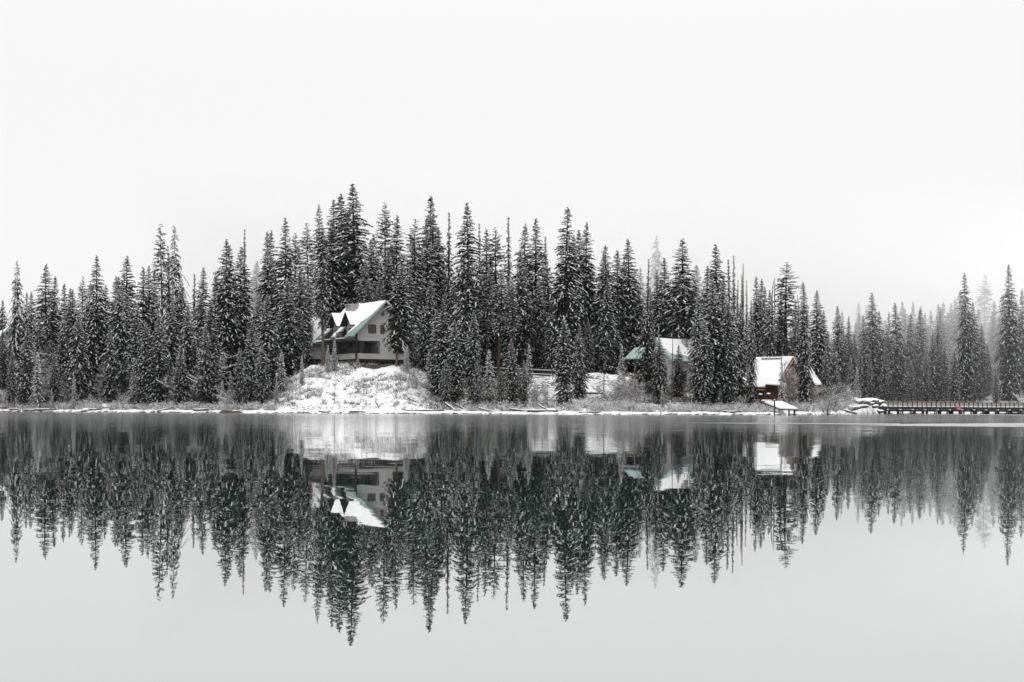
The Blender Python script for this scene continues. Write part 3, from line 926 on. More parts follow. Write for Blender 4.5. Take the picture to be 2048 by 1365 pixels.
SEG = [(-400, 170, 'by the little white-roofed cabin'), (170, 330, 'behind the shoreline boulder'), (330, 470, 'behind the tangled frosted shrubs'), (470, 625, 'beside the snowy mound'), (625, 825, 'around the grey gabled house'), (825, 945, 'between gabled house and path railing'), (945, 1100, 'behind the dark path railing'), (1100, 1180, "at the path railing's end"), (1180, 1262, 'around the small grey cottage'), (1262, 1380, 'around the teal-roofed house'), (1380, 1482, 'between teal-roofed house and timber lodge'), (1482, 1600, 'around the timber lodge'), (1600, 1700, 'between lodge and footbridge'), (1700, 1800, "behind the footbridge's near end"), (1800, 1880, 'behind the footbridge before its sign'), (1880, 1960, 'behind the red sign'), (1960, 2500, 'behind the footbridge past its sign')]
ORD = ['first', 'second', 'third', 'fourth', 'fifth', 'sixth', 'seventh', 'eighth', 'ninth', 'tenth', 'eleventh', 'twelfth', 'thirteenth', 'fourteenth', 'fifteenth', 'sixteenth', 'seventeenth', 'eighteenth', 'nineteenth', 'twentieth']


def label_trees():
    by = {}
    for t in TREES:
        px, Y, root, kind, h = t
        seg = next(s for s in SEG if s[0] <= px < s[1])
        if kind in ('young', 'sapling'):
            row = 'low bank'
        elif kind in ('bare',):
            row = 'bank'
        elif px < 1690:
            row = 'waterside row' if Y < 187 else 'second row' if Y < 198 else 'third row' if Y < 210 else 'back row' if Y < 300 else 'faint in fog'
        else:
            row = 'front row' if Y < 335 else 'faint in fog' if Y > 374 else 'hazy row'
        by.setdefault((seg[2], row, kind), []).append(t)
    split = {}
    for (seg, row, kind), ts in by.items():
        if len(ts) > 4 and kind not in ('young', 'sapling', 'bare', 'snag'):
            # the taller and the shorter ones are counted apart
            med = sorted(t[4] for t in ts)[len(ts) // 2]
            split[(seg, row, kind, 'taller ')] = [t for t in ts if t[4] >= med]
            split[(seg, row, kind, 'shorter ')] = [t for t in ts if t[4] < med]
        else:
            split[(seg, row, kind, '')] = ts
    for (seg, row, kind, size), ts in split.items():
        ts.sort(key=lambda t: -t[0])
        for i, t in enumerate(ts):
            lab = f"{size}{LOOK[kind]}, {row} {seg}" if len(ts) == 1 else f"{ORD[i]} {size}{LOOK[kind]} from bridge side, {row} {seg}"
            tag(t[2], lab, CAT[kind], GROUP[kind])


label_trees()

# ------------------------------------------------------------------ brush, weeds


def build_brush():
    rng = random.Random(3)
    mb = MB()
    zones = [(-60, 545, 1.4, 6.0, 200, 0.78), (-60, 380, 8, 16, 40, 1.2), (880, 1000, 2, 7, 30, 0.7), (1000, 1180, 2, 9, 50, 0.85), (1180, 1262, 2.5, 11, 60, 1.1), (1262, 1440, 1.6, 6, 80, 0.7), (1430, 1535, 1.8, 7, 50, 0.8), (1590, 1720, 3, 20, 90, 1.1), (545, 640, 6, 19, 44, .6), (640, 830, 4, 19, 18, .4), (790, 880, 8, 20, 40, .8), (1265, 1345, 10, 18, 30, 1.0)]
    for (a, b, s0, s1, n, sz) in zones:
        for k in range(n):
            px = rng.uniform(a, b)
            Y = shore_y(px) + lerp(s0, s1, rng.random() ** 1.3)
            X = (px - 1024) * Y / FPX
            z = ground_z(X, Y)
            h = sz * rng.uniform(0.5, 1.5)
            for j in range(46):
                a2 = rng.uniform(0, 6.28)
                r0 = rng.uniform(0, 0.45) * h
                p = (X + math.cos(a2) * r0, Y + math.sin(a2) * r0, z - 0.05)
                d = (math.cos(a2) * rng.uniform(0.1, 1.0), math.sin(a2) * rng.uniform(0.1, 1.0), 1.0)
                l = h * rng.uniform(0.5, 1.1)
                st = twig_strip(mb, p, d, l, 0.022, -0.14, rng, 1 if rng.random() < 0.6 else 0, 3)
                for e in range(2):
                    q = st[rng.randint(1, 3)]
                    a3 = rng.uniform(0, 6.28)
                    twig_strip(mb, q, (math.cos(a3), math.sin(a3), rng.uniform(-0.3, 0.8)), l * 0.35, 0.022, -0.1, rng, 1 if rng.random() < 0.66 else 0, 2)
    o = mb.build('shrubbery', [M['twig'], M['twig_snow']])
    tag(o, 'frosted leafless brush covering the bank above the water', 'shrubs', kind='stuff')


build_brush()


def build_weeds():
    rng = random.Random(9)
    mb = MB()
    for k in range(3600):
        px = rng.uniform(545, 900) if k < 3000 else rng.uniform(-40, 1700)
        sY = shore_y(px)
        Y = sY + rng.uniform(2.4, 24)
        if noise.noise((px * 0.02, Y * 0.15, 2)) < rng.uniform(-0.3, 0.3):
            continue
        X = (px - 1024) * Y / FPX
        z = ground_z(X, Y)
        h = rng.uniform(0.15, 0.62)
        for j in range(9):
            a2 = rng.uniform(0, 6.28)
            r0 = rng.uniform(0, 0.3)
            twig_strip(mb, (X + math.cos(a2) * r0, Y + math.sin(a2) * r0, z - 0.03), (math.cos(a2) * 0.6, math.sin(a2) * 0.6, rng.uniform(0.4, 1.2)), h * rng.uniform(0.6, 1.3), 0.024, -0.15, rng, 1 if rng.random() < 0.35 else 0, 2)
    o = mb.build('weeds', [M['weed'], M['twig_snow']])
    tag(o, 'dry weeds poking through the snow of the bank', 'weeds', kind='stuff')


build_weeds()

# ------------------------------------------------------------------ house helpers


def window(parent, name, x0, x1, z0, z1, y, ny=-1, axis='x', mull=1, frame='frame'):
    """Framed window on a wall plane. axis 'x': wall runs along local x at local y; axis 'y': wall runs along local y at local x = y."""
    fb, gb = MB(), MB()
    t = 0.09

    def bx(mb, a0, a1, b0, b1, d0, d1):
        lo, hi = sorted((y + ny * d0, y + ny * d1))
        if axis == 'x':
            mb.box(a0, a1, lo, hi, b0, b1)
        else:
            mb.box(lo, hi, a0, a1, b0, b1)

    bx(fb, x0, x1, z0, z0 + t, 0.003, 0.08)
    bx(fb, x0, x1, z1 - t, z1, 0.003, 0.08)
    bx(fb, x0, x0 + t, z0 + t, z1 - t, 0.003, 0.08)
    bx(fb, x1 - t, x1, z0 + t, z1 - t, 0.003, 0.08)
    for k in range(mull):
        c = lerp(x0, x1, (k + 1) / (mull + 1))
        bx(fb, c - 0.035, c + 0.035, z0 + t, z1 - t, 0.006, 0.07)
    f = fb.build(name, M[frame], parent)
    bx(gb, x0 + t, x1 - t, z0 + t, z1 - t, 0.004, 0.03)
    gb.build('pane', M['glass'], f)
    return f


def ragged(poly, rng, step=0.45, amp=0.12):
    """Subdivide a planar outline given in (a, b) and make its edges uneven."""
    out = []
    n = len(poly)
    for i in range(n):
        p, q = poly[i], poly[(i + 1) % n]
        hard = len(p) > 2 and p[2] == 'h'
        d = math.hypot(q[0] - p[0], q[1] - p[1])
        k = max(1, int(d / step))
        for j in range(k):
            t = j / k
            a, b = lerp(p[0], q[0], t), lerp(p[1], q[1], t)
            if not hard and j > 0:
                a += rng.gauss(0, amp)
                b += rng.gauss(0, amp)
            out.append((a, b))
    return out


def slope_pt(u, v, ridge, k, sign):
    """Point on a roof slope: u metres out from the ridge (horizontal), v along it."""
    return Vector((sign * u, v, ridge - k * u))


def slope_slab(mb, outline, ridge, k, sign, z_off, thick):
    nrm_ = Vector((sign * k, 0, 1)).normalized()
    pts = [slope_pt(u, v, ridge, k, sign) + nrm_ * z_off for (u, v) in outline]
    e1, e2 = pts[1] - pts[0], pts[-1] - pts[0]
    mb.prism(pts, nrm_ * thick)


# ------------------------------------------------------------------ the grey gabled house
def gabled_house():
    c = at(773, 602, 190.0)
    zf = at(740, 717.5, 188.0).z
    o = empty('gabled_house', (c.x, c.y, zf), math.atan2(0.53, 0.85))
    tag(o, 'grey gabled house with snowy teal roof and dormers on the mound', 'house')
    rd = c.z - zf
    k = 0.97
    rng = random.Random(2)
    # walls: gable end at v = 0.9, left long wall at u = -4
    V0, V1, W = 0.9, 11.4, 4.0
    wt = rd - 0.22 - k * W
    ax = rd - 0.24
    wall = MB()
    # gable front, built round the corner porch opening (u -4..-0.7, z 0.72..2.42)
    def front(pts):
        wall.prism([(u, V0, z) for (u, z) in pts], (0, 0.16, 0))
    front([(-4, 0), (4, 0), (4, 0.72), (-4, 0.72)])
    front([(-0.7, 0.72), (4, 0.72), (4, 2.42), (-0.7, 2.42)])
    front([(-4, 2.42), (4, 2.42), (4, wt), (0, ax), (-4, wt)])
    # right wall, back wall, left skirt, left upper band
    wall.box(3.84, 4, V0 + 0.16, V1, 0, wt)
    wall.prism([(-4, V1, 0), (4, V1, 0), (4, V1, wt), (0, V1, ax), (-4, V1, wt)], (0, 0.16, 0))
    wall.box(-4, -3.84, V0 + 0.16, 10.3, 0, 0.72)
    wall.box(-4, -3.84, 10.3, V1, 0, wt)
    wall.box(-4, -3.84, V0 + 0.16, 10.3, 2.42, 2.9)
    wl = wall.build('wall', M['siding'], o)
    # porch inside the corner
    pw = MB()
    pw.box(-2.3, -2.18, V0 + 2.2, 10.3, 0.0, 2.9)
    pw.box(-2.18, -0.6, V0 + 2.2, V0 + 2.32, 0.0, 2.9)
    pw.box(-0.72, -0.6, V0 + 0.17, V0 + 2.2, 0.0, 2.9)
    pw.build('porch_wall', M['porch_wall'], o)
    fl = MB()
    fl.box(-3.83, -0.74, V0 + 0.17, 10.29, 0.02, 0.16)
    fl.box(-3.83, -0.74, V0 + 0.17, 10.29, 2.66, 2.78)
    fl.build('porch_floor', M['dark_timber'], o)
    # porch windows and door
    window(o, 'window', V0 + 2.6, V0 + 3.9, 0.5, 2.3, -2.3, -1, 'y', 1)
    window(o, 'door', V0 + 4.6, V0 + 5.6, 0.17, 2.3, -2.3, -1, 'y', 0)
    window(o, 'window', -2.1, -0.8, 0.3, 2.35, V0 + 2.2, -1, 'x', 2)
    # railing round the corner: top rail, bottom rail, balusters
    rl = MB()
    rl.box(-3.97, -0.72, V0 + 0.03, V0 + 0.09, 1.50, 1.58)
    rl.box(-3.97, -3.91, V0 + 0.1, 10.28, 1.50, 1.58)
    for i in range(22):
        x = lerp(-3.9, -0.8, i / 21)
        rl.box(x - 0.02, x + 0.02, V0 + 0.045, V0 + 0.075, 0.722, 1.497)
    for i in range(62):
        y = lerp(V0 + 0.2, 10.2, i / 61)
        rl.box(-3.955, -3.925, y - 0.045, y + 0.045, 0.722, 1.497)
    rl.build('railing', M['dark_timber'], o)
    for (x0, y0, z0) in ((-4.08, V0 - 0.08, -0.12), (-4.06, V0 + 5.5, -0.1)):
        p = MB().box(x0, x0 + (0.24 if y0 < 1 else 0.14), y0, y0 + (0.24 if y0 < 1 else 0.14), z0, wt - 0.05)
        p.build('post', M['dark_timber'], o)
    bm_ = MB()
    bm_.box(-0.70, -0.56, V0 - 0.03, V0 - 0.004, 0.70, 2.44)
    bm_.build('corner_board', M['frame'], o)
    # gable windows
    window(o, 'window', -2.25, -1.1, 3.45, 4.62, V0, -1, 'x', 1)
    window(o, 'window', -0.45, 0.15, 3.42, 4.6, V0, -1, 'x', 0)
    window(o, 'window', 1.2, 2.4, 3.45, 4.62, V0, -1, 'x', 1)
    window(o, 'window', 1.5, 2.9, 0.8, 2.3, V0, -1, 'x', 1)
    rw = MB()
    rw.tube([(-0.1, V0 - 0.06, 6.05), (-0.1, V0 - 0.003, 6.05)], 0.27, 14)
    rf = rw.build('round_window', M['frame'], o)
    MB().tube([(-0.1, V0 - 0.075, 6.05), (-0.1, V0 - 0.058, 6.05)], 0.2, 14).build('pane', M['glass'], rf)
    # floor platform and stilts under it
    ub = MB()
    ub.box(-3.9, 3.9, V0 + 0.1, V1, -0.32, -0.004)
    for x in (-3.4, -1.2, 1.2, 3.4):
        for y in (V0 + 1.2, 6.0, 10.5):
            ub.box(x - 0.14, x + 0.14, y - 0.14, y + 0.14, -3.5, -0.322)
    ub.build('foundation', M['dark_timber'], o)
    # roof: both slopes; the left one is notched for two balconies
    E, VE = 5.0, 11.9
    notch = [(2.5, 5.3), (6.8, 9.7)]
    un = 2.9
    ro = MB()
    th = 0.14
    L = [(0.0, 0.0), (0.0, VE), (E, VE), (E, notch[1][1]), (un, notch[1][1]), (un, notch[1][0]), (E, notch[1][0]), (E, notch[0][1]), (un, notch[0][1]), (un, notch[0][0]), (E, notch[0][0]), (E, 0.0)]
    slope_slab(ro, L, rd, k, -1, -th, th)
    slope_slab(ro, [(0, 0), (E, 0), (E, VE), (0, VE)], rd, k, 1, -th, th)
    rf = ro.build('roof', M['teal_roof'], o)
    so_ = MB()
    slope_slab(so_, [(0.2, 0.03), (E - 0.03, 0.03), (E - 0.03, VE - 0.03), (0.2, VE - 0.03)], rd, k, 1, -th - 0.09, 0.085)
    so_.build('soffit', M['dark_timber'], rf)
    fb = MB()
    for sg in (-1, 1):
        nn = Vector((sg * k, 0, 1)).normalized()
        pts = [slope_pt(u, -0.06, rd, k, sg) - nn * d for (u, d) in ((0.03, 0.02), (E, 0.02), (E, 0.17), (0.14, 0.17))]
        fb.prism(pts, (0, 0.055, 0))
    fb.build('bargeboard', M['teal_roof'], rf)
    sn = MB()
    out = [(0.02, 0.05, 'h'), (0.02, VE - 0.05, 'h'), (2.3, VE - 0.1), (2.4, 9.9), (2.75, 9.6), (2.8, 6.9), (3.6, 6.6, 'h'), (4.85, 6.7, 'h'), (4.9, 6.3), (3.9, 5.6), (2.8, 5.35), (2.75, 2.6), (3.5, 2.35), (4.3, 2.4), (4.4, 1.9), (3.1, 1.05), (2.2, 0.75), (1.2, 0.3)]
    # keep the snow layer a simple outline: upper field, middle strip, front strip
    slope_slab(sn, ragged([(0.02, 0.04, 'h'), (0.02, VE - 0.05, 'h'), (2.7, VE - 0.3), (2.82, 9.75), (2.82, 6.75), (2.82, 5.35), (2.82, 2.45), (3.0, 1.15), (2.2, 0.4), (1.3, 0.16)], rng, 0.4, 0.05), rd, k, -1, 0.006, 0.13)
    slope_slab(sn, ragged([(2.9, 5.45), (2.9, 6.6), (3.8, 6.72), (4.95, 6.75), (4.9, 5.8), (3.9, 5.5)], rng, 0.4, 0.06), rd, k, -1, 0.006, 0.11)
    slope_slab(sn, ragged([(3.02, 1.5), (3.0, 2.42), (4.6, 2.45), (4.5, 2.1), (3.6, 1.5)], rng, 0.35, 0.06), rd, k, -1, 0.006, 0.1)
    slope_slab(sn, ragged([(2.95, 9.8), (2.9, 11.3), (3.8, 10.8), (4.9, 10.4), (4.95, 9.85)], rng, 0.4, 0.07), rd, k, -1, 0.006, 0.1)
    slope_slab(sn, ragged([(0.02, 0.04, 'h'), (4.3, 0.2), (4.5, VE - 0.2), (0.02, VE - 0.05)], rng, 0.5, 0.06), rd, k, 1, 0.006, 0.13)
    sn.build('snow_cover', M['snow'], rf)
    # dormers over the two balconies
    for (v0, v1) in notch:
        vc, hw = 0.5 * (v0 + v1), 1.62
        zt, ze = 6.35, 4.55
        kd = (zt - ze) / hw
        uf, ub_ = -4.25, -1.3
        d = MB()
        for sg in (-1, 1):
            pts = [(uf, vc, zt), (ub_, vc, zt), (ub_ - 1.55, vc + sg * hw, ze), (uf, vc + sg * hw, ze)]
            d.prism(pts, (0, 0, -0.13))
        dr = d.build('dormer', M['dark_timber'], o)
        s2 = MB()
        for sg in (-1, 1):
            pts = [(uf + 0.02, vc + sg * 0.02, zt + 0.01), (ub_, vc + sg * 0.02, zt + 0.01), (ub_ - 1.5, vc + sg * (hw - 0.03), ze + 0.03), (uf + 0.02, vc + sg * (hw - 0.03), ze + 0.03)]
            s2.prism(pts, (0, 0, 0.13))
        s2.build('snow_cover', M['snow'], dr)
        g = MB()
        uw = -3.35
        g.prism([(uw, vc - 1.28, ze - 0.02), (uw, vc + 1.28, ze - 0.02), (uw, vc, zt - 0.3)], (0.1, 0, 0))
        g.box(uw, uw + 0.1, vc - 1.36, vc + 1.36, 2.62, ze - 0.03)
        g.build('wall', M['siding'], dr)
        window(dr, 'window', vc - 0.55, vc + 0.55, 2.75, 4.25, uw, -1, 'y', 1)
        b = MB()
        b.box(-4.95, uw - 0.01, v0 + 0.04, v1 - 0.04, 2.62, 2.72)
        b.box(-4.95, -4.88, v0 + 0.04, v1 - 0.04, 3.55, 3.63)
        for i in range(12):
            y = lerp(v0 + 0.1, v1 - 0.1, i / 11)
            b.box(-4.94, -4.90, y - 0.025, y + 0.025, 2.722, 3.548)
        bb = b.build('balcony', M['dark_timber'], dr)
        MB().box(-5.05, uw - 0.03, v0 + 0.06, v1 - 0.06, 2.725, 2.86).build('snow_cover', M['snow'], bb)
    # fascia beam under the eave
    fe = MB()
    fe.box(-4.9, -4.05, 0.3, VE - 0.2, 2.44, 2.60)
    fe.build('eave_beam', M['frame'], o)
    # chimney
    ch = MB()
    ch.box(-2.0, -0.75, 7.2, 8.5, 4.9, 7.55)
    c1 = ch.build('chimney', M['stone'], o)
    MB().box(-2.14, -0.61, 7.06, 8.64, 7.553, 7.75).build('cap', M['stone'], c1)
    MB().tube([(-1.4, 7.8, 7.752), (-1.4, 7.8, 8.3)], 0.13, 8).build('flue', M['dark_metal'], c1)
    # side porch on the far side
    sp = MB()
    sp.box(4.02, 6.4, 2.2, 7.5, 0.2, 0.36)
    sp.build('side_deck', M['dark_timber'], o)
    for (x, y) in ((6.2, 2.4), (6.2, 4.9), (6.2, 7.3)):
        MB().box(x - 0.11, x + 0.11, y - 0.11, y + 0.11, -3.0, 3.4).build('post', M['dark_timber'], o)
    pr = MB()
    pr.prism([(4.02, 1.6, 3.95), (6.9, 1.6, 3.15), (6.9, 8.0, 3.15), (4.02, 8.0, 3.95)], (0, 0, 0.1))
    p2 = pr.build('porch_roof', M['dark_timber'], o)
    MB().prism([(4.05, 1.65, 4.06), (6.85, 1.65, 3.26), (6.85, 7.95, 3.26), (4.05, 7.95, 4.06)], (0, 0, 0.14)).build('snow_cover', M['snow'], p2)


gabled_house()


def simple_house(name, label, loc, rz, W, Ln, he, rd, eave=0.6, rake=0.5, wallm='siding', roofm='teal_roof', wins=(), snow_l=0.0, snow_r=0.0, under=2.0, seed=0):
    """Gabled building; local x across the gable, local y back along the ridge."""
    o = empty(name, loc, rz)
    tag(o, label, 'house')
    rng = random.Random(seed)
    k = (rd - he) / W
    wl = MB()
    wl.prism([(-W, 0, 0), (W, 0, 0), (W, 0, he - 0.2), (0, 0, rd - 0.22), (-W, 0, he - 0.2)], (0, Ln, 0))
    wl.build('wall', M[wallm], o)
    fd = MB()
    fd.box(-W + 0.1, W - 0.1, 0.1, Ln - 0.1, -under, -0.003)
    fd.build('foundation', M['dark_timber'], o)
    ro = MB()
    E = W + eave
    for sg in (-1, 1):
        slope_slab(ro, [(0, -rake), (E, -rake), (E, Ln + rake), (0, Ln + rake)], rd, k, sg, -0.14, 0.14)
    rf = ro.build('roof', M[roofm], o)
    fb = MB()
    for sg in (-1, 1):
        nn = Vector((sg * k, 0, 1)).normalized()
        pts = [slope_pt(u, -rake - 0.055, rd, k, sg) - nn * d for (u, d) in ((0.03, 0.02), (E, 0.02), (E, 0.28), (0.22, 0.28))]
        fb.prism(pts, (0, 0.05, 0))
    fb.build('bargeboard', M[roofm], rf)
    sn = MB()
    for sg, cut in ((-1, snow_l), (1, snow_r)):
        e = E - 0.08 - cut
        slope_slab(sn, ragged([(0.02, -rake + 0.04, 'h'), (e * 0.6, -rake + 0.05 + cut * 0.2), (e, -rake + 0.08 + cut * 0.5), (e + 0.3 * min(1, cut), Ln * 0.5), (e, Ln + rake - 0.1), (0.02, Ln + rake - 0.05, 'h')], rng, 0.5, 0.05 + 0.05 * min(1, cut)), rd, k, sg, 0.006, 0.14)
    sn.build('snow_cover', M['snow'], rf)
    for wdw in wins:
        window(o, 'window', *wdw)
    return o, rf, k


# cabin at the edge of the picture, annex, small cottage, hidden roofs
p = at(15, 726, 224)
simple_house('cabin', 'little white-roofed cabin half hidden by the westernmost spruces', (p.x, p.y, p.z), R(26), 2.6, 9, 2.6, 5.4, roofm='teal_roof', wallm='siding', seed=1, under=4, wins=((-0.6, 0.6, 0.9, 2.0, 0.0),))
p = at(640, 700, 212)
o, rf, k = simple_house('lodge_annex', 'snowy annex with two dark windows behind the grey gabled house', (p.x, p.y, p.z - 1.5), R(100), 3.4, 9, 2.8, 6.3, seed=2, under=4)
window(o, 'window', 2.2, 2.9, 2.75, 4.2, -3.4, -1, 'y', 0)
d = MB()
d.box(-4.6, -2.2, 1.2, 4.0, 2.75, 4.9)
d2 = d.build('dormer', M['siding'], o)
window(d2, 'window', 1.45, 2.25, 3.1, 4.5, -4.6, -1, 'y', 0)
window(d2, 'window', 2.75, 3.55, 3.1, 4.5, -4.6, -1, 'y', 0)
MB().prism([(-4.9, 0.9, 4.92), (-1.6, 0.9, 5.5), (-1.6, 4.3, 5.5), (-4.9, 4.3, 4.92)], (0, 0, 0.2)).build('snow_cover', M['snow'], d2)
p = at(1207, 738, 216)
simple_house('cottage', 'small grey cottage with teal gable edge behind the snowy knoll', (p.x, p.y, p.z), R(22), 3.3, 8, 3.2, 6.1, wallm='siding_dim', seed=3, under=4, wins=((-1.9, -1.1, 1.7, 2.7, 0.0, -1, 'x', 0),))
p = at(925, 716, 222)
simple_house('hidden_cottage', 'teal-roofed cottage glimpsed through trunks between gabled house and railing', (p.x, p.y, p.z), R(-35), 3.4, 8, 2.6, 5.6, wallm='siding', seed=4, under=4, snow_l=1.6, snow_r=1.4)
p = at(1037, 705, 226)
simple_house('white_cottage', 'pale cottage glimpsed between trunks above the path railing', (p.x, p.y, p.z), R(10), 3.0, 7, 2.6, 5.2, wallm='siding', seed=5, under=4, wins=((-0.5, 0.5, 1.0, 2.0, 0.0),))


def teal_house():
    c = at(1309, 677, 195.0)
    zf = at(1330, 773, 193.5).z
    rd = c.z - zf
    W = 2.75
    k = 0.96
    he = rd - k * W
    rz = math.atan2(-0.70, 0.71)
    o, rf, k = simple_house('teal_roofed_house', 'grey house with pale teal roof patches behind the snowy spruces', (c.x + 0.5 * 0.70, c.y + 0.5 * 0.71, zf), rz, W, 7.6, he, rd, eave=0.55, roofm='teal_pale', seed=6, snow_r=0.9, under=3.5)
    # bare patch where the snow has slid off shows the teal metal
    window(o, 'window', 1.0, 1.75, 0.7, 2.5, 0.0, -1, 'x', 0)
    window(o, 'window', -1.6, -0.6, 0.7, 2.3, 0.0, -1, 'x', 1)
    window(o, 'window', 1.6, 3.0, 0.6, 2.2, W, 1, 'y', 1)
    # front porch with its own teal roof
    pr = MB()
    pr.prism([(-3.9, -2.3, he - 0.1), (0.6, -2.3, he - 0.1), (0.6, -0.02, he + 1.5), (-3.9, -0.02, he + 1.5)], (0, 0, -0.12))
    p2 = pr.build('porch_roof', M['teal_pale'], o)
    sn = MB()
    sn.prism([(-1.9, -0.25, he + 1.35), (0.4, -0.4, he + 1.25), (0.4, -0.04, he + 1.5), (-1.7, -0.04, he + 1.5)], (0, 0, 0.1))
    sn.build('snow_cover', M['snow'], p2)
    for x in (-3.7, -2.2, -0.8, 0.4):
        MB().box(x - 0.1, x + 0.1, -2.1, -1.9, -1.5, he - 0.24).build('post', M['brown_timber'], o)
    MB().box(-3.9, 0.6, -2.2, -0.03, -0.12, 0.04).build('porch_floor', M['brown_timber'], o)
    rl = MB()
    rl.box(-3.8, 0.5, -2.24, -2.14, 0.85, 0.95)
    for i in range(18):
        x = lerp(-3.6, 0.35, i / 17)
        rl.box(x - 0.03, x + 0.03, -2.22, -2.16, 0.04, 0.848)
    rl.build('railing', M['brown_timber'], o)
    # chimney through the right slope
    ch = MB()
    ch.box(0.7, 1.4, 4.6, 5.3, he + 0.8, rd + 0.1)
    c1 = ch.build('chimney', M['stone'], o)
    MB().box(0.6, 1.5, 4.5, 5.4, rd + 0.102, rd + 0.22).build('cap', M['dark_metal'], c1)
    # balcony on the right wall, on posts
    b = MB()
    b.box(W + 0.02, W + 2.0, 2.6, 7.2, -0.05, 0.12)
    b.box(W + 1.9, W + 1.98, 2.6, 7.2, 0.95, 1.05)
    for i in range(22):
        y = lerp(2.65, 7.15, i / 21)
        b.box(W + 1.92, W + 1.96, y - 0.025, y + 0.025, 0.122, 0.948)
    b.build('balcony', M['dark_timber'], o)
    for y in (2.8, 5.0, 7.0):
        MB().box(W + 1.7, W + 1.9, y - 0.1, y + 0.1, -3.0, -0.052).build('post', M['dark_timber'], o)


teal_house()


def bulbs(mb, p, q, step, jig, rng, r=0.07):
    p, q = Vector(p), Vector(q)
    n = max(2, int((q - p).length / step))
    for i in range(n + 1):
        if rng.random() < 0.12:
            continue
        c = p.lerp(q, i / n) + Vector((rng.gauss(0, jig), rng.gauss(0, jig) * 0.3, rng.gauss(0, jig)))
        mb.ball(c, r * rng.uniform(0.6, 1.1), 5, 3)


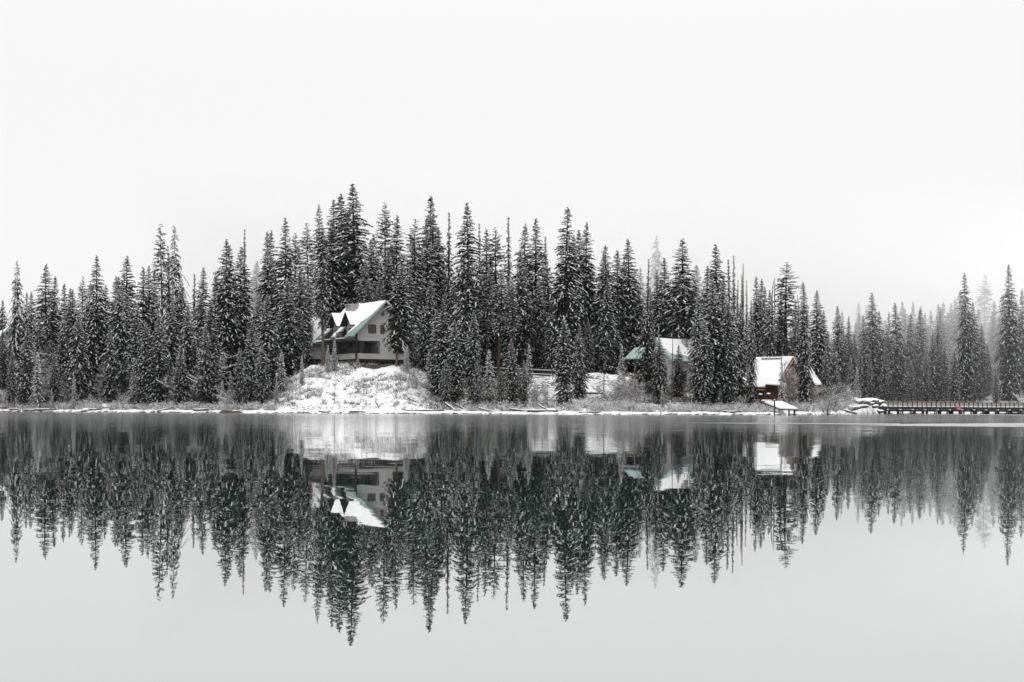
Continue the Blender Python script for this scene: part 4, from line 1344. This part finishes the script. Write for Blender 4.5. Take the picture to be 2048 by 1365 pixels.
def timber_lodge():
    c = at(1586, 715, 220.0)
    zf = at(1586, 806, 219.0).z
    rd = c.z - zf
    rz = math.atan2(0.8, 0.6)
    o = empty('timber_lodge', (c.x, c.y, zf), rz)
    tag(o, 'big brown timber lodge under a thick snowy roof with string lights', 'lodge')
    rng = random.Random(8)
    k = 0.76
    W = 4.6
    wt = rd - 0.2 - k * W
    wl = MB()
    wl.prism([(-W, 0.6, 0), (W, 0.6, 0), (W, 0.6, wt), (0, 0.6, rd - 0.24), (-W, 0.6, wt)], (0, 5.2, 0))
    # lower back wing
    wl.prism([(-W - 0.3, 5.8, 0), (W, 5.8, 0), (W, 5.8, wt - 0.3), (-0.4, 5.8, rd - 1.5), (-W - 0.3, 5.8, wt - 0.3)], (0, 6.4, 0))
    wl.build('wall', M['log_wall'], o)
    MB().box(-W + 0.1, W - 0.1, 0.7, 12.0, -1.5, -0.004).build('foundation', M['stone'], o)
    ro = MB()
    slope_slab(ro, [(0, 0), (5.4, 0), (5.4, 1.6), (6.3, 1.6), (6.3, 6.2), (0, 6.2)], rd, k, -1, -0.16, 0.16)
    slope_slab(ro, [(0, 0), (5.4, 0), (5.4, 6.2), (0, 6.2)], rd, k, 1, -0.16, 0.16)
    rf = ro.build('roof', M['dark_timber'], o)
    sn = MB()
    slope_slab(sn, ragged([(0.02, 0.03, 'h'), (5.36, 0.04), (5.36, 1.64, 'h'), (6.28, 1.66), (6.28, 6.18), (0.02, 6.18, 'h')], rng, 0.6, 0.03), rd, k, -1, 0.006, 0.22)
    slope_slab(sn, ragged([(0.02, 0.03, 'h'), (5.36, 0.04), (5.36, 6.18), (0.02, 6.18, 'h')], rng, 0.6, 0.03), rd, k, 1, 0.006, 0.22)
    sn.build('snow_cover', M['snow'], rf)
    r2 = rd - 1.25
    rw = MB()
    slope_slab(rw, [(0, 6.22), (5.35, 6.22), (5.35, 13.0), (0, 13.0)], r2, 0.66, -1, -0.16, 0.16)
    slope_slab(rw, [(0, 6.22), (5.0, 6.22), (5.0, 13.0), (0, 13.0)], r2, 0.66, 1, -0.16, 0.16)
    rf2 = rw.build('wing_roof', M['dark_timber'], o)
    sn = MB()
    slope_slab(sn, ragged([(0.02, 6.24, 'h'), (5.3, 6.25), (5.3, 12.95), (0.02, 12.95, 'h')], rng, 0.6, 0.03), r2, 0.66, -1, 0.006, 0.22)
    slope_slab(sn, ragged([(0.02, 6.24, 'h'), (4.95, 6.25), (4.95, 12.95), (0.02, 12.95, 'h')], rng, 0.6, 0.03), r2, 0.66, 1, 0.006, 0.22)
    sn.build('snow_cover', M['snow'], rf2)
    # shed dormers: long low lips on the snowy slope
    for (u0, u1, v0, v1, rr, kk) in ((0.35, 0.75, 1.6, 5.0, rd, k), (0.2, 0.55, 6.6, 9.8, r2, 0.66)):
        a = slope_pt(u0, v0, rr, kk, -1)
        b = slope_pt(u1, v0, rr, kk, -1)
        d = MB()
        d.prism([(a.x, v0, a.z + 0.05), (b.x, v0, b.z + 0.05), (b.x, v0, a.z + 0.10)], (0, v1 - v0, 0))
        dm = d.build('dormer', M['dark_timber'], o)
        MB().prism([(a.x + 0.25, v0 - 0.08, a.z + 0.16), (b.x - 0.18, v0 - 0.08, a.z + 0.12), (b.x - 0.18, v1 + 0.08, a.z + 0.12), (a.x + 0.25, v1 + 0.08, a.z + 0.16)], (0, 0, 0.26)).build('snow_cover', M['snow'], dm)
    # lower pent roof across the gable foot
    pt = MB()
    pt.prism([(-6.2, -1.5, wt - 0.95), (-4.3, -1.5, wt - 0.95), (-4.3, 1.5, wt + 0.2), (-6.2, 1.5, wt - 0.75)], (0, 0, 0.1))
    pr = pt.build('porch_roof', M['dark_timber'], o)
    MB().prism([(-6.15, -1.45, wt - 0.84), (-4.32, -1.45, wt - 0.84), (-4.32, 1.5, wt + 0.31), (-6.15, 1.5, wt - 0.64)], (0, 0, 0.18)).build('snow_cover', M['snow'], pr)
    # timbers of the gable
    tb = MB()
    tb.box(-4.4, 4.4, 0.42, 0.58, wt - 0.45, wt - 0.05)
    for x in (-4.3, -2.2, 0.0, 2.2, 4.3):
        tb.box(x - 0.13, x + 0.13, 0.44, 0.57, 0.0, wt - 0.46)
    tb.box(-2.5, 2.5, 0.44, 0.57, wt + 1.35, wt + 1.6)
    tb.build('gable_timber', M['brown_timber'], o)
    for sg in (-1, 1):
        fb = MB()
        nn = Vector((sg * k, 0, 1)).normalized()
        pts = [slope_pt(u, -0.06, rd, k, sg) - nn * d for (u, d) in ((0.03, 0.0), (5.4, 0.0), (5.4, 0.32), (0.28, 0.32))]
        fb.prism(pts, (0, 0.055, 0))
        fb.build('bargeboard', M['brown_timber'], rf)
    for (a, b) in ((-4.0, -2.5), (-1.9, -0.3), (0.3, 1.9), (2.5, 4.0)):
        window(o, 'window', a, b, 0.5, wt - 0.7, 0.6, -1, 'x', 1, 'brown_timber')
    window(o, 'window', -1.8, -0.1, wt + 0.1, wt + 1.25, 0.6, -1, 'x', 1, 'brown_timber')
    window(o, 'window', 0.1, 1.8, wt + 0.1, wt + 1.25, 0.6, -1, 'x', 1, 'brown_timber')
    window(o, 'window', 6.6, 8.0, 0.7, 1.7, -W - 0.3, -1, 'y', 1, 'brown_timber')
    window(o, 'window', 2.2, 3.4, 0.7, 1.8, -W, -1, 'y', 1, 'brown_timber')
    for y in (1.8, 4.0, 6.0, 8.5, 11.0, 12.8):
        MB().box(-6.0, -5.84, y - 0.08, y + 0.08, -0.5, wt - 0.85).build('post', M['brown_timber'], o)
    ch = MB()
    ch.box(2.2, 3.5, 1.0, 2.3, 0, rd + 0.2)
    ch.build('chimney', M['stone'], o)
    # lean-to on the bridge side
    inv = (Matrix.Translation(o.location) @ Matrix.Rotation(rz, 4, 'Z')).inverted()
    q = [inv @ at(*p_) for p_ in ((1603, 727, 224), (1614, 726, 231), (1643, 770, 230), (1631, 771, 223))]
    ln = MB().prism(q, (0, 0, -0.16))
    lr = ln.build('side_wing_roof', M['dark_timber'], o)
    MB().prism([p_ + Vector((0, 0, 0.006)) for p_ in q], (0, 0, 0.24)).build('snow_cover', M['snow'], lr)
    back = (q[1] - q[0])
    back.z = 0
    f0 = q[0] + back * 0.06 + Vector((0, 0, -0.2))
    f1 = q[0].lerp(q[3], 0.9) + back * 0.06 + Vector((0, 0, -0.2))
    MB().prism([f0, f1, (f1.x, f1.y, -1.0), (f0.x, f0.y, -1.0)], back * 0.88).build('side_wing_wall', M['log_wall'], o)

    # string lights (their own things, hanging from the eaves)
    def wpt(x, y, z):
        return Matrix.Translation(o.location) @ Matrix.Rotation(rz, 4, 'Z') @ Vector((x, y, z))
    for lab, a, b in (('warm string lights along the long eave of the timber lodge', (-6.4, 1.7, rd - k * 6.3 - 0.3), (-5.5, 12.8, r2 - 0.66 * 5.35 - 0.3)), ('warm string lights up the sloping gable edge of the lodge', (-5.3, -0.12, rd - k * 5.3 - 0.25), (-0.3, -0.12, rd - k * 0.3 - 0.25)), ('warm string lights down the far gable edge of the lodge', (5.3, -0.12, rd - k * 5.3 - 0.25), (0.3, -0.12, rd - k * 0.3 - 0.25)), ('warm string lights hanging down the lodge corner post', (5.2, -0.2, 0.3), (5.2, -0.2, wt - 0.6))):
        mb = MB()
        bulbs(mb, wpt(*a), wpt(*b), 0.42, 0.05, rng, 0.045)
        mb.tube([wpt(*a), wpt(*b)], 0.008, 4)
        tag(mb.build('string_lights', [M['bulb']]), lab, 'string lights', 'string lights of the lodge')


timber_lodge()

# ------------------------------------------------------------------ boat shelter, pole, terrace pieces


def shelter():
    Y0, Y1 = 168.6, 172.5
    fl, frr = at(1560, 818, Y0), at(1595, 819.3, Y0)
    bl, br = at(1528.6, 806, Y1), at(1562.6, 804.8, Y1)
    o = empty('boat_shelter', (fl.x, fl.y, 0))
    tag(o, 'low open shelter with one sloping snowy roof at the waterline', 'shelter')
    q = [p - Vector((fl.x, fl.y, 0)) for p in (fl, frr, br, bl)]
    r = MB().prism(q, (0, 0, -0.14))
    rf = r.build('roof', M['dark_timber'], o)
    MB().prism([p + Vector((0, 0, 0.006)) for p in q], (0, 0, 0.16)).build('snow_cover', M['snow'], rf)
    for (px, w_, m) in ((1563, 0.42, 'stone'), (1578, 0.16, 'dark_timber'), (1589, 0.2, 'dark_timber')):
        a = at(px, 820, Y0 + 0.25) - Vector((fl.x, fl.y, 0))
        MB().box(a.x - w_ / 2, a.x + w_ / 2, a.y - w_ / 2, a.y + w_ / 2, -0.8, q[0].z - 0.10).build('post', M[m], o)
    for (px, z) in ((1533, 1.0), (1559, 1.05)):
        a = at(px, 808, Y1 - 0.3) - Vector((fl.x, fl.y, 0))
        MB().box(a.x - 0.09, a.x + 0.09, a.y - 0.09, a.y + 0.09, -0.8, z).build('post', M['dark_timber'], o)
    a = at(1549, 800, 167.5)
    pl = MB()
    pl.tube([(a.x, a.y, -1.2), (a.x, a.y, a.z)], 0.085, 10)
    po = pl.build('mooring_pole', M['dark_metal'])
    tag(po, 'black mooring pole standing in the water before the shelter', 'pole')
    MB().ball((a.x, a.y, a.z), 0.1, 8, 4, sq=0.7).build('snow_cap', M['snow'], po)


shelter()


def terrace():
    # planter box, lamp post, snow-capped posts and a bench before the lodge
    p = at(1533, 803, 186)
    o = empty('planter_box', (p.x, p.y, ground_z(p.x, p.y)))
    tag(o, 'reddish wooden planter box on the bank above the shelter', 'planter')
    MB().prism([(-0.6, -0.4, -0.3), (0.6, -0.4, -0.3), (0.75, -0.4, 0.55), (-0.75, -0.4, 0.55)], (0, 0.8, 0)).build('box', M['brown_timber'], o)
    MB().prism([(-0.7, -0.36, 0.552), (0.7, -0.36, 0.552), (0.5, -0.3, 0.72), (-0.5, -0.3, 0.72)], (0, 0.7, 0)).build('snow_cover', M['snow'], o)
    for i, (px, yt, lab) in enumerate([(1521, 793, 'black lamp post with snow-capped head before the lodge'), (1537, 792, 'short black post with round snow cap before the lodge')]):
        Y = 190
        a = at(px, yt, Y)
        zg = ground_z(a.x, Y)
        o = empty('lamp_post' if i == 0 else 'bollard', (a.x, Y, zg))
        tag(o, lab, 'lamp' if i == 0 else 'post')
        h = max(0.7, a.z - zg)
        MB().tube([(0, 0, -0.3), (0, 0, h)], 0.07, 8).build('pole', M['dark_metal'], o)
        MB().box(-0.26, 0.26, -0.2, 0.2, h + 0.002, h + 0.22).build('head', M['dark_metal'], o)
        MB().ball((0, 0, h + 0.26), 0.3, 8, 4, sq=0.5).build('snow_cap', M['snow'], o)
    p = at(1621, 802, 192)
    o = empty('bench', (p.x, p.y, ground_z(p.x, p.y)))
    tag(o, 'snow-covered bench beside the dark spruce before the lodge', 'bench')
    MB().box(-0.8, 0.8, -0.22, 0.22, 0.42, 0.48).build('seat', M['brown_timber'], o)
    MB().box(-0.8, 0.8, 0.20, 0.26, 0.52, 0.9).build('backrest', M['brown_timber'], o)
    for x in (-0.65, 0.65):
        MB().box(x - 0.05, x + 0.05, -0.2, 0.26, -0.2, 0.418).build('leg', M['dark_timber'], o)
    MB().box(-0.78, 0.78, -0.2, 0.18, 0.483, 0.6).build('snow_cover', M['snow'], o)
    for i, (px, py) in enumerate([(1608, 824), (1617, 824.5)]):
        a = at(px, py, 170)
        o = empty('crate', (a.x + (0.2 if i else 0), a.y, ground_z(a.x, 170)))
        tag(o, ['dark crate with snowy lid on the shore past the shelter', 'second snowy crate on the shore, nearer the bridge'][i], 'crate')
        MB().box(-0.3, 0.3, -0.25, 0.25, -0.1, 0.36).build('body', M['dark_timber'], o)
        MB().box(-0.34, 0.34, -0.29, 0.29, 0.363, 0.5).build('snow_cover', M['snow'], o)


terrace()

# ------------------------------------------------------------------ footbridge


def footbridge():
    A, B = at(1766, 803.5, 293.0), at(2048, 805.5, 309.0)
    dr = (Vector((B.x, B.y, 0)) - Vector((A.x, A.y, 0))).normalized()
    o = empty('footbridge', (A.x, A.y, 0), math.atan2(dr.y, dr.x))
    tag(o, 'long dark timber footbridge on piles with mesh railing', 'bridge')
    Ln = 62.0
    zr = A.z
    zd = zr - 1.05
    rng = random.Random(4)
    MB().box(0, Ln, 0, 3.2, zd - 0.22, zd).build('deck', M['dark_timber'], o)
    MB().box(0, Ln, -0.12, -0.003, zd - 0.62, zd - 0.03).build('edge_beam', M['dark_timber'], o)
    sn = MB()
    for i in range(50):
        x0, x1 = Ln * i / 50, Ln * (i + 1) / 50 - 0.002
        sn.box(x0, x1, -0.1, 3.15, zd + 0.003, zd + 0.13 + rng.uniform(0, 0.05))
    sn.build('snow_cover', M['snow'], o)
    for side, y in ((0, -0.02), (1, 3.2)):
        rl = MB()
        rl.box(-0.1, Ln, y - 0.06, y + 0.06, zr - 0.10, zr)
        rl.build('handrail', M['dark_timber'], o)
    n = 49
    for i in range(n + 1):
        x = Ln * i / n
        MB().box(x - 0.07, x + 0.07, -0.16, -0.04, zd - 0.55, zr - 0.102).build('post', M['dark_timber'], o)
        if i < n:
            MB().box(x + 0.08, Ln * (i + 1) / n - 0.08, -0.025, -0.01, zd + 0.2, zr - 0.14).build('mesh_panel', M['panel_grey'], o)
    for i in range(19):
        x = 0.8 + i * 3.3
        MB().box(x - 0.16, x + 0.16, -0.55, 3.7, zd - 0.98, zd - 0.64).build('pile_cap', M['dark_timber'], o)
        MB().box(x - 0.2, x + 0.2, -0.62, -0.2, zd - 0.638, zd - 0.5).build('snow_cap', M['snow'], o)
        for (dx, y) in ((-0.05, -0.1), (0.55, 1.0), (-0.6, 2.1), (0.1, 3.3), (1.25, 0.2), (-1.3, 1.6)):
            if abs(dx) > 1 and rng.random() < 0.35:
                continue
            xx = x + dx + rng.uniform(-0.12, 0.12)
            r = rng.uniform(0.11, 0.19)
            MB().tube([(xx, y, -1.8), (xx + rng.uniform(-0.04, 0.04), y, zd - (0.981 if abs(dx) <= 0.1 else 0.222))], r, 7).build('pile', M['dark_timber'], o)
    # approach railing on the bank
    a = empty('approach_railing', (A.x, A.y, 0), math.atan2(dr.y, dr.x) + 0.22)
    tag(a, 'short dark railing on the rocks leading onto the footbridge', 'railing')
    MB().box(-5.6, -0.3, -0.05, 0.05, zr - 0.1, zr).build('handrail', M['dark_timber'], a)
    for x in (-5.5, -2.9, -0.5):
        MB().box(x - 0.08, x + 0.08, -0.06, 0.06, 0.2, zr - 0.102).build('post', M['dark_timber'], a)
    lb = MB()
    m0 = Matrix.Translation(o.location) @ Matrix.Rotation(o.rotation_euler[2], 4, 'Z')
    m1 = Matrix.Translation(a.location) @ Matrix.Rotation(a.rotation_euler[2], 4, 'Z')
    bulbs(lb, m0 @ Vector((0, -0.03, zr + 0.07)), m0 @ Vector((Ln, -0.03, zr + 0.07)), 0.26, 0.035, rng, 0.045)
    tag(lb.build('string_lights', M['bulb']), 'long golden string of lights along the footbridge handrail', 'string lights', 'golden lights of the bridge')
    lb = MB()
    bulbs(lb, m1 @ Vector((-5.5, 0, zr + 0.06)), m1 @ Vector((-0.2, 0, zr + 0.06)), 0.26, 0.035, rng, 0.045)
    tag(lb.build('string_lights', M['bulb']), 'short golden string of lights on the approach railing', 'string lights', 'golden lights of the bridge')
    s = at(1918, 817.2, 301.0)
    inv = m0.inverted() @ s
    sg = empty('notice_sign', m0 @ Vector((inv.x, -0.30, s.z)), o.rotation_euler[2])
    tag(sg, 'small red notice sign fixed to the footbridge edge beam', 'sign')
    MB().box(-0.58, 0.58, -0.02, 0.14, -0.38, 0.38).build('board', M['red_paint'], sg)
    for z, n_ in ((0.10, 5), (-0.08, 6)):
        tx = MB()
        for i in range(n_):
            x = lerp(-0.36, 0.36, i / (n_ - 1))
            tx.box(x - 0.045, x + 0.045, -0.024, -0.0201, z - 0.045, z + 0.045)
        tx.build('lettering', M['white_paint'], sg)


footbridge()

# path railing above the middle bank
def path_railing():
    A, B = at(945, 735, 194.0), at(1164, 745, 186.5)
    d = (B - A)
    o = empty('path_railing', (A.x, A.y, 0), math.atan2(d.y, d.x))
    tag(o, 'dark timber path railing with snow between its two rails', 'railing')
    Ln = math.hypot(d.x, d.y)
    for dz in (0.0, -0.55):
        r = MB()
        r.prism([(0, -0.06, A.z + dz - 0.13), (Ln, -0.06, B.z + dz - 0.13), (Ln, -0.06, B.z + dz + 0.05), (0, -0.06, A.z + dz + 0.05)], (0, 0.12, 0))
        rr = r.build('rail', M['dark_timber'], o)
        MB().prism([(0, -0.05, A.z + dz + 0.053), (Ln, -0.05, B.z + dz + 0.053), (Ln, -0.05, B.z + dz + 0.13), (0, -0.05, A.z + dz + 0.13)], (0, 0.1, 0)).build('snow_cover', M['snow'], rr)
    n = 7
    for i in range(n + 1):
        t = i / n
        z = lerp(A.z, B.z, t)
        w_ = 0.16 if i == n else 0.08
        MB().box(t * Ln - w_, t * Ln + w_, 0.063, 0.063 + 2 * w_, z - 1.6, z + 0.06).build('post', M['dark_timber'], o)
    # snowy verge of the path
    a2, b2 = at(1100, 752, 188), at(1163, 757, 186)


path_railing()


def bank_fence():
    A, B = at(80, 771, 192), at(107, 770, 190)
    o = empty('bank_fence', (A.x, A.y, 0))
    tag(o, 'short pale snow-capped fence among the frosted trees near the cabin', 'fence')
    Ln = B.x - A.x
    for dz in (0, -0.6):
        MB().box(0, Ln, -0.04, 0.04, A.z + dz - 0.1, A.z + dz).build('rail', M['dead_wood'], o)
        MB().box(0, Ln, -0.05, 0.05, A.z + dz + 0.002, A.z + dz + 0.09).build('snow_cover', M['snow'], o)
    for x in (0.1, Ln * 0.45, Ln - 0.1):
        MB().box(x - 0.07, x + 0.07, 0.052, 0.17, A.z - 2.0, A.z + 0.06).build('post', M['dead_wood'], o)


bank_fence()

# ------------------------------------------------------------------ logs and boulders on the shore


def log(px, ds, ln, ang, tilt, r, label):
    Y = shore_y(px) + ds
    X = (px - 1024) * Y / FPX
    z = ground_z(X, Y)
    o = empty('driftwood_log', (X, Y, z + r * 0.6))
    o.rotation_euler = (0, -tilt, ang)
    tag(o, label, 'log', 'driftwood logs along the shore')
    rng = random.Random(int(px * 7))
    pts = [(-ln / 2 + ln * t, rng.gauss(0, 0.04), rng.gauss(0, 0.03)) for t in (0, .25, .5, .75, 1)]
    MB().tube(pts, [r, r * 0.95, r * 0.9, r * 0.8, r * 0.65], 8).build('stem', M['dead_wood'], o)
    MB().tube([(p[0], p[1], p[2] + r * 0.75) for p in pts[:-1]], [r * 0.5, r * 0.62, r * 0.58, r * 0.45], 6).build('snow_cover', M['snow'], o)


for a in [
    (95, 0.6, 3.2, 0.05, 0, 0.13, 'long snowy log at the water below the little cabin'), (62, 0.5, 2.2, -0.08, 0, 0.10, 'shorter log at the water below the cabin'), (32, 0.7, 1.6, 0.2, 0, 0.12, 'stubby log at the waterline nearest the cabin edge'),
    (184, 0.7, 2.4, 0.1, 0, 0.11, 'log at the water between cabin and boulder'), (330, 1.2, 1.9, 0.5, 0.25, 0.12, 'tilted driftwood log past the boulder'), (415, 1.0, 3.4, 0.1, 0, 0.12, 'long log at the water under the tangled shrubs'), (500, 2.5, 4.2, 0.25, 0.18, 0.12, 'pale leaning log at the foot of the mound'),
    (640, 0.6, 2.6, 0.02, 0, 0.09, 'thin log at the waterline below the tall pine'), (715, 0.5, 1.8, 0.05, 0, 0.10, 'thin log at the waterline below the house centre'), (628, 15.5, 3.2, 0.3, 0.32, 0.08, 'thin fallen stem lying on the mound slope under the pine'), (835, 5.5, 3.0, -0.5, -0.35, 0.08, 'thin fallen stem on the far flank of the mound'), (850, 1.1, 4.5, 0.03, 0, 0.11, 'long dark log on the beach past the mound'),
    (909, 3.0, 3.6, -0.7, -0.5, 0.12, 'steep pale log leaning on the bank past the mound'), (928, 4.5, 3.2, -0.6, -0.4, 0.11, 'second leaning log beside the steep pale one'), (978, 1.0, 2.6, -0.4, -0.22, 0.11, 'leaning log at the water before the young spruce'), (1045, 1.4, 3.0, -0.1, -0.1, 0.13, 'dark log on the beach below the path railing'), (1085, 1.0, 3.6, 0.05, 0, 0.14, 'thick dark log at the water below the railing end'), (1094, 5.0, 2.6, -0.6, -0.4, 0.10, 'short leaning log in the brush below the railing'), (1165, 13.0, 5.0, -0.1, 0.0, 0.14, 'log lying across the slope under the path railing'), (1180, 0.6, 2.6, 0.05, 0, 0.10, 'log at the water below the snowy knoll'),
    (1465, 0.8, 2.2, 0.1, 0, 0.12, 'log at the water between teal-roofed house and shelter'), (1690, 2.5, 3.8, -0.5, -0.25, 0.18, 'thick snowy log leaning toward the bridge rocks')]:
    log(*a)


def boulder(px, Y, r, sz, label, seed, dz=0.0):
    X = (px - 1024) * Y / FPX
    o = empty('boulder', (X, Y, ground_z(X, Y) + dz))
    tag(o, label, 'boulder', 'boulders along the shore')
    bm = bmesh.new()
    bmesh.ops.create_icosphere(bm, subdivisions=3, radius=1)
    for v in bm.verts:
        n = noise.noise(v.co * 1.3 + Vector((seed, 0, 0)))
        n2 = noise.noise(v.co * 3.2 + Vector((0, seed, 0)))
        v.co *= 1 + 0.38 * n + 0.14 * n2
        v.co = Vector((v.co.x * r * sz[0], v.co.y * r * sz[1], v.co.z * r * sz[2]))
    me = bpy.data.meshes.new('rock')
    bm.to_mesh(me)
    me.materials.append(M['rock'])
    ob = bpy.data.objects.new('rock', me)
    COL.objects.link(ob)
    ob.parent = o
    for v in bm.verts:
        if v.co.z > 0.25 * r * sz[2]:
            v.co += Vector((0, 0, 0.10 + 0.05 * noise.noise(v.co * 2)))
    dele = [f for f in bm.faces if f.calc_center_median().z < 0.34 * r * sz[2]]
    bmesh.ops.delete(bm, geom=dele, context='FACES')
    me2 = bpy.data.meshes.new('snow_cover')
    bm.to_mesh(me2)
    bm.free()
    me2.materials.append(M['snow'])
    for p_ in me2.polygons:
        p_.use_smooth = True
    o2 = bpy.data.objects.new('snow_cover', me2)
    COL.objects.link(o2)
    o2.parent = o


boulder(212, 176.5, 0.75, (1.1, .9, .7), 'dark shoreline boulder half covered by brush and snow', 1)
boulder(170, 173.8, 0.35, (1.2, 1, .8), 'small dark stone at the waterline before the boulder', 2)
for i, (px, Y, r, sz, lab) in enumerate([(1698, 228, .6, (1.8, 1, .5), 'flat snowy rock of the bridge rocks farthest from the bridge'), (1706, 246, .8, (1.6, 1, .5), 'snowy slab just behind the leaning thick log'), (1712, 240, .5, (1.7, 1, .5), 'low rock at the water by the leaning thick log'), (1717, 258, .8, (1.8, 1, .45), 'broad snowy slab of the bridge rocks'), (1722, 250, .5, (2.0, 1, .45), 'low slab at the water before the broad slab'), (1729, 266, .7, (1.5, 1, .6), 'rounder snowy rock in the middle of the bridge rocks'), (1733, 262, .5, (2.2, 1, .4), 'long low slab at the water, middle of the bridge rocks'), (1738, 276, .9, (1.7, 1, .5), 'long flat snowy rock below the approach railing'), (1744, 272, .5, (1.8, 1, .5), 'low dark-faced rock at the water below the approach railing'), (1749, 284, .9, (1.5, 1, .6), 'snowy rock under the middle of the approach railing'), (1757, 287, .9, (1.4, 1, .65), 'tall snowy rock against the bridge end'), (1756, 281, .5, (1.7, 1, .5), 'low rock at the water before the tall end rock'), (1765, 286, .6, (1.5, 1, .6), 'low rock beside the first bridge piles')]):
    boulder(px, Y, r * 1.4, sz, lab, 10 + i, 0.1)


def parked_car():
    p = at(2003, 787, 336)
    o = empty('parked_car', (p.x, p.y, ground_z(p.x, p.y)), R(200))
    tag(o, 'dark parked car with red rear light behind the footbridge', 'car')
    MB().prism([(-2.1, -0.85, .35), (2.1, -0.85, .35), (2.15, -0.85, .8), (1.2, -0.85, .95), (-1.95, -0.85, 1.0), (-2.15, -0.85, .7)], (0, 1.7, 0)).build('body', M['car_paint'], o)
    MB().prism([(-1.7, -0.75, 1.0), (1.1, -0.75, .955), (0.4, -0.72, 1.48), (-1.2, -0.72, 1.5)], (0, 1.5, 0)).build('cabin', M['glass'], o)
    MB().prism([(-1.15, -0.7, 1.503), (0.35, -0.7, 1.49), (0.3, -0.7, 1.62), (-1.1, -0.7, 1.63)], (0, 1.4, 0)).build('snow_cover', M['snow'], o)
    for x in (-1.3, 1.3):
        for y in (-0.88, 0.70):
            MB().tube([(x, y, 0.33), (x, y + 0.2, 0.33)], 0.33, 12).build('wheel', M['rubber'], o)
    for y in (-0.75, 0.5):
        MB().box(-2.19, -2.1, y, y + 0.25, 0.72, 0.92).build('tail_light', M['tail_light'], o)


parked_car()

# ------------------------------------------------------------------ fog bank
m, nt, b = new_mat('fog')
nt.nodes.remove(b)
pv = nt.nodes.new('ShaderNodeVolumePrincipled')
pv.inputs['Color'].default_value = (1.0, 1.0, 1.0, 1)
pv.inputs['Density'].default_value = 0.009
nt.links.new(pv.outputs[0], nt.nodes['Material Output'].inputs['Volume'])
hz = MB().box(-85, 420, 316, 540, -2.3, 54).build('fog', m)
tag(hz, kind='stuff')
# and the thin damp air round everything
m2 = m.copy()
m2.name = 'thin_haze'
m2.node_tree.nodes[pv.name].inputs['Density'].default_value = 0.00004
hz = MB().box(-960, 960, -70, 1010, -2.7, 66).build('haze', m2)
tag(hz, kind='stuff')

# ------------------------------------------------------------------ light
wd = bpy.data.worlds.new('World')
sc.world = wd
wd.use_nodes = True
nt = wd.node_tree
bg = nt.nodes['Background']
sky = nt.nodes.new('ShaderNodeTexSky')
sky.sky_type = 'NISHITA'
sky.sun_disc = False
SUN_EL, SUN_ROT = R(52), R(200)
sky.sun_elevation = SUN_EL
sky.sun_rotation = SUN_ROT
hs = nt.nodes.new('ShaderNodeHueSaturation')
hs.inputs['Saturation'].default_value = 0.0
nt.links.new(sky.outputs['Color'], hs.inputs['Color'])
mx = nt.nodes.new('ShaderNodeMix')
mx.data_type = 'RGBA'
mx.inputs['Factor'].default_value = 0.93          # closed cloud cover over the clear sky
mx.inputs['B'].default_value = (9.65, 9.65, 9.68, 1)
nt.links.new(hs.outputs['Color'], mx.inputs['A'])
# an overcast sky is brighter overhead than low down
tc = nt.nodes.new('ShaderNodeTexCoord')
sx = nt.nodes.new('ShaderNodeSeparateXYZ')
nt.links.new(tc.outputs['Generated'], sx.inputs[0])
mr = nt.nodes.new('ShaderNodeMapRange')
mr.interpolation_type = 'SMOOTHSTEP'
mr.inputs['From Min'].default_value = 0.2
mr.inputs['From Max'].default_value = 1.0
mr.inputs['To Min'].default_value = 1.0
mr.inputs['To Max'].default_value = 1.9
nt.links.new(sx.outputs['Z'], mr.inputs['Value'])
vm = nt.nodes.new('ShaderNodeVectorMath')
vm.operation = 'SCALE'
nt.links.new(mx.outputs['Result'], vm.inputs[0])
nt.links.new(mr.outputs['Result'], vm.inputs['Scale'])
nt.links.new(vm.outputs[0], bg.inputs['Color'])
bg.inputs['Strength'].default_value = 0.10
sl = bpy.data.lights.new('sun', 'SUN')
sl.energy = 0.5
sl.angle = R(40)
sl.color = (1.0, 0.985, 0.96)
so = bpy.data.objects.new('sun', sl)
COL.objects.link(so)
# light comes from behind and to one side of the photographer, high up
dirv = Vector((math.sin(SUN_ROT) * math.cos(SUN_EL), math.cos(SUN_ROT) * math.cos(SUN_EL), math.sin(SUN_EL)))
so.rotation_euler = (-dirv).to_track_quat('-Z', 'Y').to_euler()

# ------------------------------------------------------------------ camera
cd = bpy.data.cameras.new('camera')
cd.sensor_fit = 'HORIZONTAL'
cd.sensor_width = 36.0
cd.lens = FPX / 2048.0 * 36.0
cd.clip_start = 0.1
cd.clip_end = 5000
cd.shift_y = (HY - 682.5) / 2048.0
co = bpy.data.objects.new('camera', cd)
COL.objects.link(co)
co.matrix_world = Matrix.Translation((0, 0, CAMH)) @ Matrix.Rotation(R(90), 4, 'X') @ Matrix.Rotation(ROLL, 4, 'Z')
sc.camera = co

sc.view_settings.view_transform = 'Standard'
sc.view_settings.look = 'None'
sc.view_settings.exposure = 0.0
sc.view_settings.gamma = 1.0
sc.cycles.use_denoising = True
sc.cycles.volume_bounces = 8
sc.cycles.max_bounces = 10
sc.cycles.diffuse_bounces = 3
sc.cycles.sample_clamp_indirect = 8.0
